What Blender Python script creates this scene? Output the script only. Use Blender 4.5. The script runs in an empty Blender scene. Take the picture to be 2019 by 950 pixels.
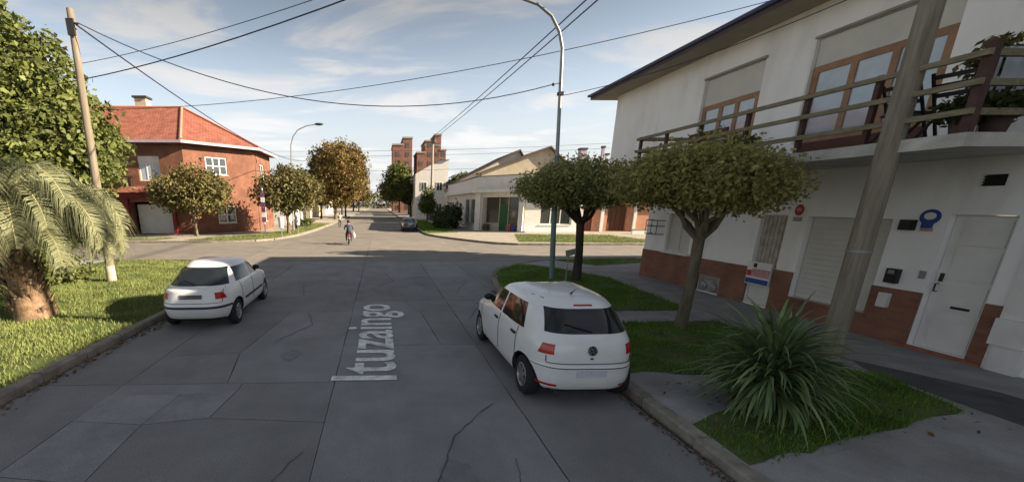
import bpy, bmesh, math, random
import numpy as np
from mathutils import Vector, Matrix

random.seed(7)
RNG = np.random.default_rng(11)
SC = bpy.context.scene
COL = SC.collection
R = math.radians
PI = math.pi

# ------------------------------------------------------------------ camera
CAM_H = 2.75
cam_d = bpy.data.cameras.new('street_camera')
cam = bpy.data.objects.new('street_camera', cam_d)
COL.objects.link(cam)
SC.camera = cam
_W, _Hh, _F, _XC, _YC = 2019.0, 950.0, 795.0, 771.0, 613.0
PITCH = math.atan((_YC - 403) / _F)
YAW = math.atan((_XC - 749) / math.hypot(_F, _YC - 403))
cam_d.sensor_fit = 'HORIZONTAL'
cam_d.sensor_width = 36.0
cam_d.lens = 36.0 * _F / _W
cam_d.shift_x = (_W / 2 - _XC) / _W
cam_d.shift_y = (_YC - _Hh / 2) / _W
cam_d.clip_start = 0.05
cam_d.clip_end = 6000
cam.location = (0, 0, CAM_H)
cam.rotation_euler = (PI / 2 - PITCH, 0, -YAW)

# ------------------------------------------------------------------ sun and sky
SUN_EL, SUN_AZ = R(25.5), R(101)          # azimuth clockwise from +Y
sd = Vector((math.sin(SUN_AZ) * math.cos(SUN_EL), math.cos(SUN_AZ) * math.cos(SUN_EL), math.sin(SUN_EL)))
sun_d = bpy.data.lights.new('sun', 'SUN')
sun_d.energy = 2.75
sun_d.angle = R(0.55)
sun_d.color = (1.0, 0.82, 0.60)
sun = bpy.data.objects.new('sun', sun_d)
COL.objects.link(sun)
sun.rotation_euler = (-sd).to_track_quat('-Z', 'Y').to_euler()
sun.location = (30, -5, 40)

world = bpy.data.worlds.new('World')
SC.world = world
world.use_nodes = True
wt = world.node_tree
wn, wl = wt.nodes, wt.links
wn.clear()
w_out = wn.new('ShaderNodeOutputWorld')
w_bg = wn.new('ShaderNodeBackground')
w_bg.inputs['Strength'].default_value = 0.07
sky = wn.new('ShaderNodeTexSky')
sky.sky_type = 'NISHITA'
sky.sun_disc = False
sky.sun_elevation = SUN_EL
sky.sun_rotation = SUN_AZ
sky.air_density = 1.0
sky.dust_density = 1.4
sky.ozone_density = 1.2
tc = wn.new('ShaderNodeTexCoord')
sep = wn.new('ShaderNodeSeparateXYZ')
wl.new(tc.outputs['Generated'], sep.inputs[0])


def wmath(op, a, b=None, c=None, clamp=False):
    n = wn.new('ShaderNodeMath')
    n.operation = op
    n.use_clamp = clamp
    for i, v in enumerate((a, b, c)):
        if v is None:
            continue
        if isinstance(v, (int, float)):
            n.inputs[i].default_value = v
        else:
            wl.new(v, n.inputs[i])
    return n.outputs[0]


def wmix(fac, a, b, mode='MIX'):
    n = wn.new('ShaderNodeMix')
    n.data_type = 'RGBA'
    n.blend_type = mode
    for i, v in ((0, fac), (6, a), (7, b)):
        if isinstance(v, (int, float, tuple)):
            n.inputs[i].default_value = v
        else:
            wl.new(v, n.inputs[i])
    return n.outputs[2]


zc = wmath('MAXIMUM', sep.outputs[2], 0.0)
zden = wmath('ADD', zc, 0.13)
cx = wmath('DIVIDE', sep.outputs[0], zden)
cy = wmath('DIVIDE', sep.outputs[1], zden)
comb = wn.new('ShaderNodeCombineXYZ')
wl.new(wmath('MULTIPLY', cx, 1.0), comb.inputs[0])
wl.new(wmath('MULTIPLY', cy, 1.9), comb.inputs[1])
noi = wn.new('ShaderNodeTexNoise')
noi.inputs['Scale'].default_value = 0.85
noi.inputs['Detail'].default_value = 8
noi.inputs['Roughness'].default_value = 0.58
noi.inputs['Distortion'].default_value = 0.6
wl.new(comb.outputs[0], noi.inputs['Vector'])
mr = wn.new('ShaderNodeMapRange')
mr.interpolation_type = 'SMOOTHSTEP'
mr.inputs[1].default_value = 0.47
mr.inputs[2].default_value = 0.62
wl.new(noi.outputs[0], mr.inputs[0])
cloud_fac = wmath('MULTIPLY', mr.outputs[0], 0.9)
hz = wn.new('ShaderNodeMapRange')          # milky air towards the horizon
hz.interpolation_type = 'SMOOTHSTEP'
hz.inputs[1].default_value = 0.0
hz.inputs[2].default_value = 0.36
hz.inputs[3].default_value = 0.94
hz.inputs[4].default_value = 0.36
wl.new(zc, hz.inputs[0])
deep = wn.new('ShaderNodeMapRange')        # deeper, greyer blue overhead
deep.interpolation_type = 'SMOOTHSTEP'
deep.inputs[1].default_value = 0.13
deep.inputs[2].default_value = 0.46
deep.inputs[3].default_value = 1.0
deep.inputs[4].default_value = 0.42
wl.new(zc, deep.inputs[0])
dcol = wn.new('ShaderNodeCombineColor')
for i in range(3):
    wl.new(deep.outputs[0], dcol.inputs[i])
base = wmix(1.0, sky.outputs[0], (0.78, 0.73, 0.68, 1), 'MULTIPLY')
base = wmix(hz.outputs[0], base, (1.92, 1.96, 1.99, 1))
base = wmix(cloud_fac, base, (2.5, 2.48, 2.46, 1))
base = wmix(1.0, base, dcol.outputs[0], 'MULTIPLY')
wl.new(base, w_bg.inputs['Color'])
wl.new(w_bg.outputs[0], w_out.inputs['Surface'])

SC.view_settings.view_transform = 'Standard'
SC.view_settings.look = 'None'
SC.view_settings.gamma = 1.0
SC.view_settings.exposure = 2.52

# ------------------------------------------------------------------ materials
MATS = {}


def mat(name, col, rough=0.8, var=0.18, scale=3.0, bump=0.0, bscale=40.0, metal=0.0, spec=0.3,
        col2=None, stain=None, speck=0.0, objrand=0.0, island=0.0, transl=0.0, coat=0.0, stretch=(1, 1, 1)):
    if name in MATS:
        return MATS[name]
    m = bpy.data.materials.new(name)
    m.use_nodes = True
    nt = m.node_tree
    n, l = nt.nodes, nt.links
    bs = n['Principled BSDF']
    bs.inputs['Roughness'].default_value = rough
    bs.inputs['Metallic'].default_value = metal
    bs.inputs['Specular IOR Level'].default_value = spec
    if coat:
        bs.inputs['Coat Weight'].default_value = coat
        bs.inputs['Coat Roughness'].default_value = 0.05
    geo = n.new('ShaderNodeNewGeometry')
    mp = n.new('ShaderNodeMapping')
    mp.inputs['Scale'].default_value = stretch
    l.new(geo.outputs['Position'], mp.inputs['Vector'])
    c = (*col, 1)
    if col2 is None:
        a = tuple(max(0, x * (1 - var)) for x in col) + (1,)
        b = tuple(min(1, x * (1 + var)) for x in col) + (1,)
    else:
        a, b = c, (*col2, 1)
    nz = n.new('ShaderNodeTexNoise')
    nz.inputs['Scale'].default_value = scale
    nz.inputs['Detail'].default_value = 6
    nz.inputs['Roughness'].default_value = 0.65
    l.new(mp.outputs[0], nz.inputs['Vector'])
    rg = n.new('ShaderNodeMapRange')
    rg.inputs[1].default_value = 0.32
    rg.inputs[2].default_value = 0.68
    l.new(nz.outputs[0], rg.inputs[0])
    mx = n.new('ShaderNodeMix')
    mx.data_type = 'RGBA'
    mx.inputs[6].default_value = a
    mx.inputs[7].default_value = b
    l.new(rg.outputs[0], mx.inputs[0])
    out = mx.outputs[2]

    def brightness(sock, amt, src, lo=0.0, hi=1.0):
        mr_ = n.new('ShaderNodeMapRange')
        mr_.inputs[1].default_value = lo
        mr_.inputs[2].default_value = hi
        mr_.inputs[3].default_value = 1 - amt
        mr_.inputs[4].default_value = 1 + amt
        l.new(src, mr_.inputs[0])
        hv = n.new('ShaderNodeHueSaturation')
        l.new(mr_.outputs[0], hv.inputs['Value'])
        l.new(sock, hv.inputs['Color'])
        return hv.outputs[0]
    if speck:
        sn = n.new('ShaderNodeTexNoise')
        sn.inputs['Scale'].default_value = 55
        sn.inputs['Detail'].default_value = 3
        l.new(geo.outputs['Position'], sn.inputs['Vector'])
        out = brightness(out, speck, sn.outputs[0], 0.3, 0.7)
    if stain:
        sc_, amt_, col_ = stain
        m2 = n.new('ShaderNodeMapping')
        m2.inputs['Scale'].default_value = sc_
        l.new(geo.outputs['Position'], m2.inputs['Vector'])
        s2_ = n.new('ShaderNodeTexNoise')
        s2_.inputs['Scale'].default_value = 1.0
        s2_.inputs['Detail'].default_value = 7
        s2_.inputs['Roughness'].default_value = 0.6
        l.new(m2.outputs[0], s2_.inputs['Vector'])
        r2 = n.new('ShaderNodeMapRange')
        r2.inputs[1].default_value = 0.50
        r2.inputs[2].default_value = 0.78
        r2.inputs[4].default_value = amt_
        l.new(s2_.outputs[0], r2.inputs[0])
        mx2 = n.new('ShaderNodeMix')
        mx2.data_type = 'RGBA'
        l.new(r2.outputs[0], mx2.inputs[0])
        l.new(out, mx2.inputs[6])
        mx2.inputs[7].default_value = (*col_, 1)
        out = mx2.outputs[2]
    if objrand:
        oi = n.new('ShaderNodeObjectInfo')
        out = brightness(out, objrand, oi.outputs['Random'])
    if island:
        out = brightness(out, island, geo.outputs['Random Per Island'])
    l.new(out, bs.inputs['Base Color'])
    if bump:
        nb = n.new('ShaderNodeTexNoise')
        nb.inputs['Scale'].default_value = bscale
        nb.inputs['Detail'].default_value = 5
        l.new(mp.outputs[0], nb.inputs['Vector'])
        bp = n.new('ShaderNodeBump')
        bp.inputs['Strength'].default_value = bump
        bp.inputs['Distance'].default_value = 0.02
        l.new(nb.outputs[0], bp.inputs['Height'])
        l.new(bp.outputs[0], bs.inputs['Normal'])
    if transl:
        tr = n.new('ShaderNodeBsdfTranslucent')
        l.new(out, tr.inputs['Color'])
        ms = n.new('ShaderNodeMixShader')
        ms.inputs[0].default_value = transl
        l.new(bs.outputs[0], ms.inputs[1])
        l.new(tr.outputs[0], ms.inputs[2])
        l.new(ms.outputs[0], n['Material Output'].inputs['Surface'])
    MATS[name] = m
    return m


def brick_mat(name, c1, c2, mortar, bw=0.24, bh=0.075, msize=0.012, rough=0.85, axis='YZ', bump=0.5, mono=False):
    """courses of brick, tile or slab from world position, with recessed joints in the bump"""
    if name in MATS:
        return MATS[name]
    m = mat(name, c1)
    nt = m.node_tree
    n, l = nt.nodes, nt.links
    bs = n['Principled BSDF']
    bs.inputs['Roughness'].default_value = rough
    geo = n.new('ShaderNodeNewGeometry')
    sp = n.new('ShaderNodeSeparateXYZ')
    l.new(geo.outputs['Position'], sp.inputs[0])
    cb = n.new('ShaderNodeCombineXYZ')
    if axis == 'YZ':
        l.new(sp.outputs[1], cb.inputs[0]); l.new(sp.outputs[2], cb.inputs[1])
    elif axis == 'XZ':
        l.new(sp.outputs[0], cb.inputs[0]); l.new(sp.outputs[2], cb.inputs[1])
    elif axis == 'DZ':
        ad = n.new('ShaderNodeMath'); ad.operation = 'ADD'
        l.new(sp.outputs[0], ad.inputs[0]); l.new(sp.outputs[1], ad.inputs[1])
        l.new(ad.outputs[0], cb.inputs[0]); l.new(sp.outputs[2], cb.inputs[1])
    else:
        l.new(sp.outputs[0], cb.inputs[0]); l.new(sp.outputs[1], cb.inputs[1])
    bk = n.new('ShaderNodeTexBrick')
    bk.inputs['Scale'].default_value = 1.0
    bk.inputs['Brick Width'].default_value = bw
    bk.inputs['Row Height'].default_value = bh
    bk.inputs['Mortar Size'].default_value = msize
    bk.inputs['Color1'].default_value = (*c1, 1)
    bk.inputs['Color2'].default_value = (*c2, 1)
    bk.inputs['Mortar'].default_value = (*mortar, 1)
    l.new(cb.outputs[0], bk.inputs['Vector'])
    nz = n.new('ShaderNodeTexNoise')
    nz.inputs['Scale'].default_value = 1.3
    nz.inputs['Detail'].default_value = 7
    l.new(geo.outputs['Position'], nz.inputs['Vector'])
    rg = n.new('ShaderNodeMapRange')
    rg.inputs[1].default_value = 0.3; rg.inputs[2].default_value = 0.7
    rg.inputs[3].default_value = 0.72; rg.inputs[4].default_value = 1.22
    l.new(nz.outputs[0], rg.inputs[0])
    hv = n.new('ShaderNodeHueSaturation')
    l.new(rg.outputs[0], hv.inputs['Value'])
    l.new(bk.outputs['Color'], hv.inputs['Color'])
    l.new(hv.outputs[0], bs.inputs['Base Color'])
    bp = n.new('ShaderNodeBump')
    bp.inputs['Strength'].default_value = bump
    bp.inputs['Distance'].default_value = 0.01
    bp.invert = True
    l.new(bk.outputs['Fac'], bp.inputs['Height'])
    l.new(bp.outputs[0], bs.inputs['Normal'])
    return m


def glass_mat(name, col=(0.02, 0.025, 0.03), rough=0.04, spec=0.8):
    if name in MATS:
        return MATS[name]
    m = mat(name, col, rough=rough, var=0.1, spec=spec)
    return m


M = dict(
    slab_x=mat('crossing_concrete', (0.185, 0.172, 0.155), 0.85, 0.16, 0.9, 0.35, 60, objrand=0.06, speck=0.16, stain=((0.3, 0.8, 1), 0.4, (0.13, 0.12, 0.11))),
    slab=mat('road_concrete', (0.215, 0.215, 0.218), 0.85, 0.16, 0.9, 0.35, 60, objrand=0.11, speck=0.18, stain=((0.9, 0.22, 1), 0.55, (0.13, 0.13, 0.133)))
,
    slab_pale=mat('pale_repair_concrete', (0.235, 0.238, 0.245), 0.85, 0.2, 1.2, 0.35, 60, objrand=0.1, speck=0.2, stain=((1.5, 1.5, 1), 0.5, (0.13, 0.13, 0.13))),
    tar=mat('tar_filler', (0.075, 0.077, 0.07), 0.7, 0.3, 6),
    oil=mat('oil_stain', (0.165, 0.166, 0.170), 0.6, 0.2, 5),
    joint=mat('joint_filler', (0.075, 0.076, 0.058), 0.95, 0.5, 3),
    road_far=mat('road_far_concrete', (0.175, 0.163, 0.146), 0.85, 0.2, 0.5, 0.2, 30),
    ground=mat('ground_soil', (0.09, 0.10, 0.05), 0.95, 0.3, 0.2),
    paving=mat('pavement_concrete', (0.285, 0.282, 0.28), 0.9, 0.2, 1.4, 0.3, 40, speck=0.12, stain=((0.8, 0.8, 1), 0.5, (0.13, 0.125, 0.115))),
    paving_far=mat('pavement_far', (0.30, 0.275, 0.235), 0.9, 0.2, 1.4, 0.3, 40),
    asphalt=mat('asphalt_patch', (0.085, 0.085, 0.088), 0.9, 0.25, 3, 0.5, 80),
    kerb=mat('kerb_concrete', (0.215, 0.195, 0.165), 0.9, 0.35, 4, 0.4, 30, objrand=0.12),
    turf=mat('turf', (0.070, 0.105, 0.026), 0.95, 0.45, 2.2, 0.6, 50, stain=((0.9, 0.9, 1), 0.6, (0.12, 0.095, 0.06))),
    blade=mat('grass_blade', (0.13, 0.235, 0.030), 0.7, 0.35, 1.2, island=0.35, transl=0.3),
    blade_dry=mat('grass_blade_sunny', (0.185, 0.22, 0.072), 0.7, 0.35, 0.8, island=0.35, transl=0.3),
    litter=mat('fallen_leaf', (0.11, 0.055, 0.025), 0.8, 0.4, 9, island=0.5),
    paint=mat('road_paint', (0.72, 0.72, 0.71), 0.8, 0.25, 7, 0.2, 60, speck=0.15, stain=((3.2, 3.2, 1), 0.9, (0.16, 0.16, 0.16))),
    white_wall=mat('white_render', (0.86, 0.85, 0.84), 0.9, 0.05, 0.8, 0.25, 25, stretch=(1, 1, 0.5), stain=((1.1, 1.1, 0.35), 0.45, (0.50, 0.43, 0.36))),
    white_paint=mat('white_paint', (0.70, 0.69, 0.66), 0.6, 0.08, 2),
    cream=mat('cream_paint', (0.65, 0.635, 0.595), 0.7, 0.1, 2),
    shutter=mat('shutter_white', (0.56, 0.54, 0.49), 0.6, 0.08, 1.5),
    soffit=mat('eave_soffit', (0.33, 0.29, 0.23), 0.9, 0.12, 2),
    fascia=mat('eave_fascia', (0.075, 0.06, 0.07), 0.7, 0.2, 2),
    gutter=mat('gutter_blue', (0.07, 0.08, 0.16), 0.5, 0.2, 3),
    roof_dark=mat('roof_dark_tile', (0.12, 0.085, 0.07), 0.85, 0.2, 3, 0.6, 10),
    plinth=brick_mat('plinth_brick', (0.29, 0.115, 0.072), (0.225, 0.09, 0.058), (0.19, 0.12, 0.09)),
    orange_xz=brick_mat('orange_brick', (0.215, 0.092, 0.060), (0.172, 0.072, 0.047), (0.17, 0.095, 0.066), 0.24, 0.075, 0.010, axis='DZ'),
    stone=mat('stone_band', (0.45, 0.40, 0.32), 0.9, 0.2, 5),
    tile=brick_mat('clay_roof_tile', (0.28, 0.105, 0.072), (0.22, 0.08, 0.055), (0.20, 0.065, 0.045), 0.26, 0.36, 0.03, axis='XY', bump=0.9),
    ridge=mat('ridge_tile', (0.46, 0.20, 0.14), 0.85, 0.15, 3),
    lilac=mat('gutter_lilac', (0.40, 0.34, 0.42), 0.5, 0.1, 3),
    maroon=mat('maroon_paint', (0.16, 0.018, 0.022), 0.55, 0.15, 3),
    wood_frame=mat('window_wood', (0.30, 0.165, 0.095), 0.55, 0.2, 4, 0.1, 60),
    rail_wood=mat('weathered_rail_wood', (0.22, 0.19, 0.125), 0.85, 0.3, 6, 0.4, 50, stretch=(3, 0.6, 3)),
    post_wood=mat('stained_post_wood', (0.075, 0.040, 0.034), 0.7, 0.25, 6),
    dark_wood=mat('dark_wood', (0.10, 0.045, 0.03), 0.7, 0.25, 5),
    glass=glass_mat('window_glass', (0.045, 0.06, 0.075), 0.05, 0.9),
    curtain_glass=glass_mat('curtained_glass', (0.36, 0.43, 0.50), 0.08, 0.8),
    shop_glass=glass_mat('shop_glass', (0.05, 0.055, 0.05), 0.08, 0.7),
    car_glass=glass_mat('car_glass', (0.012, 0.016, 0.02), 0.05, 0.5),
    car_white=mat('white_car_paint', (0.76, 0.775, 0.785), 0.28, 0.02, 2, spec=0.5, coat=0.6, stain=((2.5, 2.5, 5), 0.16, (0.40, 0.37, 0.33))),
    car_silver=mat('white_car_paint_dull', (0.72, 0.73, 0.75), 0.32, 0.02, 2, spec=0.5, coat=0.5, stain=((2.5, 2.5, 5), 0.22, (0.38, 0.35, 0.31))),
    car_blue=mat('dark_blue_car_paint', (0.02, 0.035, 0.06), 0.25, 0.05, 2, spec=0.5, coat=0.7),
    trim=mat('black_trim', (0.018, 0.019, 0.022), 0.5, 0.1, 8),
    strip=mat('bumper_strip', (0.03, 0.035, 0.06), 0.5, 0.1, 8),
    seam=mat('panel_seam', (0.04, 0.042, 0.046), 0.9, 0.1, 8),
    tyre=mat('tyre_rubber', (0.022, 0.022, 0.024), 0.9, 0.15, 12),
    rim=mat('wheel_rim', (0.36, 0.37, 0.39), 0.35, 0.1, 5, metal=0.7),
    red_lens=mat('red_lens', (0.40, 0.016, 0.014), 0.12, 0.1, 20, spec=0.7),
    plate=mat('number_plate', (0.55, 0.57, 0.64), 0.5, 0.15, 30),
    plate_dark=mat('number_plate_dark', (0.10, 0.10, 0.11), 0.5, 0.2, 30),
    chrome=mat('chrome', (0.22, 0.23, 0.24), 0.25, 0.1, 5, metal=0.9),
    bark=mat('bark', (0.14, 0.115, 0.08), 0.95, 0.35, 9, 0.9, 18, stretch=(1, 1, 0.3)),
    bark_dark=mat('bark_dark', (0.055, 0.045, 0.034), 0.95, 0.35, 9, 0.9, 18, stretch=(1, 1, 0.3)),
    pole_wood=mat('pole_wood', (0.25, 0.22, 0.17), 0.92, 0.3, 7, 0.6, 22, stretch=(2, 2, 0.15)),
    pole_pale=mat('pole_wood_pale', (0.20, 0.17, 0.13), 0.92, 0.25, 7, 0.5, 22, stretch=(2, 2, 0.15)),
    steel_green=mat('green_painted_steel', (0.16, 0.24, 0.235), 0.5, 0.15, 2, stretch=(1, 1, 0.4)),
    steel=mat('galvanised_steel', (0.28, 0.29, 0.30), 0.45, 0.12, 4, metal=0.4),
    cable=mat('cable_black', (0.028, 0.030, 0.055), 0.6, 0.1, 4),
    black=mat('black_metal', (0.016, 0.016, 0.018), 0.5, 0.1, 8),
    iron=mat('dark_iron', (0.035, 0.033, 0.035), 0.6, 0.2, 8),
    frond=mat('palm_leaflet', (0.205, 0.222, 0.125), 0.6, 0.3, 1.6, island=0.35, transl=0.25),
    rachis=mat('palm_rachis', (0.27, 0.25, 0.11), 0.6, 0.25, 4),
    palm_dry=mat('palm_trunk_fibre', (0.20, 0.135, 0.085), 0.95, 0.45, 9, 0.6, 30, island=0.4),
    flax=mat('strap_leaf', (0.145, 0.21, 0.085), 0.45, 0.3, 3.0, spec=0.4, objrand=0.45, transl=0.15),
    leaf_tree=mat('leaf_pruned_tree', (0.30, 0.275, 0.095), 0.65, 0.3, 2.0, island=0.35, transl=0.38),
    leaf_dark=mat('leaf_dark_pruned_tree', (0.27, 0.275, 0.10), 0.65, 0.3, 2.0, island=0.35, transl=0.38),
    leaf_big=mat('leaf_big_tree', (0.118, 0.142, 0.038), 0.6, 0.4, 0.7, island=0.4, transl=0.28),
    leaf_olive=mat('leaf_olive', (0.125, 0.13, 0.045), 0.65, 0.5, 0.8, island=0.4, transl=0.28, col2=(0.14, 0.11, 0.04)),
    leaf_orange=mat('leaf_autumn', (0.20, 0.115, 0.042), 0.65, 0.5, 0.45, island=0.4, transl=0.28, col2=(0.15, 0.135, 0.036)),
    leaf_green=mat('leaf_green', (0.095, 0.115, 0.028), 0.65, 0.4, 0.6, island=0.4, transl=0.28),
    leaf_shrub=mat('leaf_shrub', (0.045, 0.062, 0.018), 0.65, 0.4, 1.2, island=0.4, transl=0.25),
    red_brick_far=brick_mat('tower_brick', (0.25, 0.135, 0.10), (0.21, 0.11, 0.083), (0.20, 0.12, 0.095), 0.9, 0.3, 0.03, axis='DZ'),
    concrete=mat('bare_concrete', (0.30, 0.285, 0.26), 0.9, 0.2, 1.5, 0.3, 20, stretch=(1, 1, 0.4)),
    green_door=mat('green_paint', (0.02, 0.10, 0.035), 0.4, 0.15, 3),
    terracotta=mat('terracotta', (0.32, 0.12, 0.07), 0.85, 0.2, 6),
    sign_blue=mat('sign_blue', (0.03, 0.07, 0.26), 0.5, 0.1, 8),
    sign_red=mat('sign_red', (0.45, 0.03, 0.04), 0.5, 0.1, 8),
    sign_pink=mat('sign_pink', (0.50, 0.25, 0.27), 0.5, 0.35, 25),
    purple=mat('banner_purple', (0.13, 0.06, 0.14), 0.7, 0.3, 4),
    skin=mat('skin', (0.40, 0.24, 0.17), 0.6, 0.05, 5),
    jacket=mat('rider_jacket', (0.05, 0.06, 0.10), 0.8, 0.25, 8),
    trousers=mat('rider_trousers', (0.055, 0.045, 0.06), 0.85, 0.25, 8),
    shirt=mat('pale_shirt', (0.42, 0.42, 0.42), 0.8, 0.1, 8),
    helmet=mat('helmet', (0.03, 0.022, 0.025), 0.3, 0.1, 5),
    moto_red=mat('motorbike_red', (0.20, 0.03, 0.03), 0.3, 0.1, 5),
    bag=mat('white_bag', (0.68, 0.66, 0.68), 0.7, 0.08, 8),
    pot=mat('clay_pot', (0.09, 0.06, 0.05), 0.85, 0.2, 6),
    dish=mat('pale_blue_cloth', (0.42, 0.46, 0.52), 0.8, 0.1, 6),
)


# ------------------------------------------------------------------ mesh helpers
class MB:
    def __init__(s):
        s.v, s.f, s.m = [], [], []
        s.cur = 0

    def add(s, vs, fs):
        o = len(s.v)
        s.v.extend([tuple(v) for v in vs])
        for f in fs:
            s.f.append(tuple(i + o for i in f))
            s.m.append(s.cur)
        return s

    def box(s, x0, x1, y0, y1, z0, z1):
        vs = [(x, y, z) for z in (z0, z1) for y in (y0, y1) for x in (x0, x1)]
        return s.add(vs, [(0, 2, 3, 1), (4, 5, 7, 6), (0, 1, 5, 4), (2, 6, 7, 3), (0, 4, 6, 2), (1, 3, 7, 5)])

    def obox(s, c, ax, ay, az):
        """oriented box: centre and three half-axis vectors"""
        c, ax, ay, az = (Vector(q) for q in (c, ax, ay, az))
        vs = [c + ax * i + ay * j + az * k for k in (-1, 1) for j in (-1, 1) for i in (-1, 1)]
        return s.add(vs, [(0, 2, 3, 1), (4, 5, 7, 6), (0, 1, 5, 4), (2, 6, 7, 3), (0, 4, 6, 2), (1, 3, 7, 5)])

    def bar(s, a, b, w, h, up=(0, 0, 1)):
        a, b = Vector(a), Vector(b)
        d = (b - a)
        L = d.length
        d.normalize()
        side = d.cross(Vector(up))
        if side.length < 1e-4:
            side = d.cross(Vector((1, 0, 0)))
        side.normalize()
        u = side.cross(d)
        return s.obox((a + b) / 2, d * L / 2, side * w / 2, u * h / 2)

    def tube(s, pts, rad, n=8, cap=True):
        pts = [Vector(p) for p in pts]
        if not hasattr(rad, '__len__'):
            rad = [rad] * len(pts)
        o = len(s.v)
        ref = None
        for i, p in enumerate(pts):
            d = (pts[min(i + 1, len(pts) - 1)] - pts[max(i - 1, 0)]).normalized()
            if ref is None:
                ref = Vector((0, 0, 1)) if abs(d.z) < 0.9 else Vector((1, 0, 0))
                ref = (ref - d * ref.dot(d)).normalized()
            else:
                ref = (ref - d * ref.dot(d)).normalized()
            b = d.cross(ref)
            for k in range(n):
                a = 2 * PI * k / n
                s.v.append(tuple(p + (ref * math.cos(a) + b * math.sin(a)) * rad[i]))
        for i in range(len(pts) - 1):
            for k in range(n):
                k2 = (k + 1) % n
                s.f.append((o + i * n + k, o + i * n + k2, o + (i + 1) * n + k2, o + (i + 1) * n + k))
                s.m.append(s.cur)
        if cap:
            s.f.append(tuple(o + k for k in reversed(range(n)))); s.m.append(s.cur)
            e = o + (len(pts) - 1) * n
            s.f.append(tuple(e + k for k in range(n))); s.m.append(s.cur)
        return s

    def lathe(s, prof, n=24, c=(0, 0, 0), axis='z'):
        o = len(s.v)
        for r, h in prof:
            for k in range(n):
                a = 2 * PI * k / n
                p = (r * math.cos(a), r * math.sin(a), h) if axis == 'z' else (h, r * math.cos(a), r * math.sin(a))
                s.v.append((p[0] + c[0], p[1] + c[1], p[2] + c[2]))
        for i in range(len(prof) - 1):
            for k in range(n):
                k2 = (k + 1) % n
                s.f.append((o + i * n + k, o + i * n + k2, o + (i + 1) * n + k2, o + (i + 1) * n + k))
                s.m.append(s.cur)
        return s

    def prism(s, poly, z0, z1):
        """vertical prism over a counter-clockwise polygon"""
        n = len(poly)
        vs = [(x, y, z0) for x, y in poly] + [(x, y, z1) for x, y in poly]
        fs = [tuple(reversed(range(n))), tuple(range(n, 2 * n))]
        fs += [(i, (i + 1) % n, n + (i + 1) % n, n + i) for i in range(n)]
        return s.add(vs, fs)

    def ball(s, c, r, n=12, m=8):
        r = (r, r, r) if not hasattr(r, '__len__') else r
        prof = [(max(1e-4, math.sin(PI * i / m)), -math.cos(PI * i / m)) for i in range(m + 1)]
        o = len(s.v)
        s.lathe(prof, n)
        for i in range(o, len(s.v)):
            v = s.v[i]
            s.v[i] = (v[0] * r[0] + c[0], v[1] * r[1] + c[1], v[2] * r[2] + c[2])
        return s

    def mesh(s, name, mats, smooth=None):
        me = bpy.data.meshes.new(name)
        me.from_pydata(s.v, [], s.f)
        if not isinstance(mats, (list, tuple)):
            mats = [mats]
        for m in mats:
            me.materials.append(m)
        if len(mats) > 1:
            me.polygons.foreach_set('material_index', s.m)
        if smooth is not None:
            smooth_mesh(me, smooth)
        me.update()
        return me

    def build(s, name, mats, parent=None, smooth=None):
        return link(name, s.mesh(name, mats, smooth), parent)


def smooth_mesh(me, ang=35):
    bm = bmesh.new()
    bm.from_mesh(me)
    bmesh.ops.recalc_face_normals(bm, faces=bm.faces)
    for f in bm.faces:
        f.smooth = True
    t = R(ang)
    for e in bm.edges:
        if len(e.link_faces) == 2:
            e.smooth = e.calc_face_angle(0) < t
        else:
            e.smooth = False
    bm.to_mesh(me)
    bm.free()


def link(name, me, parent=None):
    o = bpy.data.objects.new(name, me)
    COL.objects.link(o)
    if parent is not None:
        o.parent = parent
        root = parent
        off = Vector((0, 0, 0))
        while root is not None:
            if root.get('world_built'):
                off += Vector(root['world_built'])
            root = root.parent
        if parent.get('world_built') is not None:
            o.matrix_parent_inverse = Matrix.Translation(-Vector(parent['world_built']))
    return o


def tag(o, label, cat, group=None):
    o['label'] = label
    o['category'] = cat
    if group:
        o['group'] = group
    return o


def thing(name, label, cat, loc=(0, 0, 0), rz=0.0, group=None, world=False):
    """an Empty at the base of a thing; world=True: its parts are given in world coordinates"""
    o = bpy.data.objects.new(name, None)
    COL.objects.link(o)
    o.location = loc
    o.rotation_euler = (0, 0, rz)
    o.empty_display_size = 0.2
    tag(o, label, cat, group)
    if world:
        o['world_built'] = tuple(float(q) for q in loc)
    return o


def structure(o):
    o['kind'] = 'structure'
    return o


def stuff(o):
    o['kind'] = 'stuff'
    return o


KIDS = {}


def copy_tree(o, parent=None):
    c = o.copy()
    COL.objects.link(c)
    if parent is not None:
        c.parent = parent
        c.matrix_parent_inverse = o.matrix_parent_inverse.copy()
    for ch in list(o.children):
        copy_tree(ch, c)
    return c


def quads_mesh(name, P, U, V, m):
    """many small quads: centres P, half-axes U and V (numpy n x 3)"""
    n = len(P)
    v = np.empty((n, 4, 3), np.float32)
    v[:, 0] = P - U - V * 0.35
    v[:, 1] = P + U * 0.15 - V
    v[:, 2] = P + U + V * 0.35
    v[:, 3] = P - U * 0.15 + V
    return raw_mesh(name, v.reshape(-1, 3), 4, n, m)


def raw_mesh(name, verts, k, n, m):
    me = bpy.data.meshes.new(name)
    me.vertices.add(len(verts))
    me.vertices.foreach_set('co', np.ascontiguousarray(verts, np.float32).ravel())
    me.loops.add(n * k)
    me.loops.foreach_set('vertex_index', np.arange(n * k, dtype=np.int32))
    me.polygons.add(n)
    me.polygons.foreach_set('loop_start', np.arange(0, n * k, k, dtype=np.int32))
    me.materials.append(m)
    me.update(calc_edges=True)
    me.validate()
    return me


def unit(a):
    return a / np.maximum(1e-9, np.linalg.norm(a, axis=1, keepdims=True))


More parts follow.
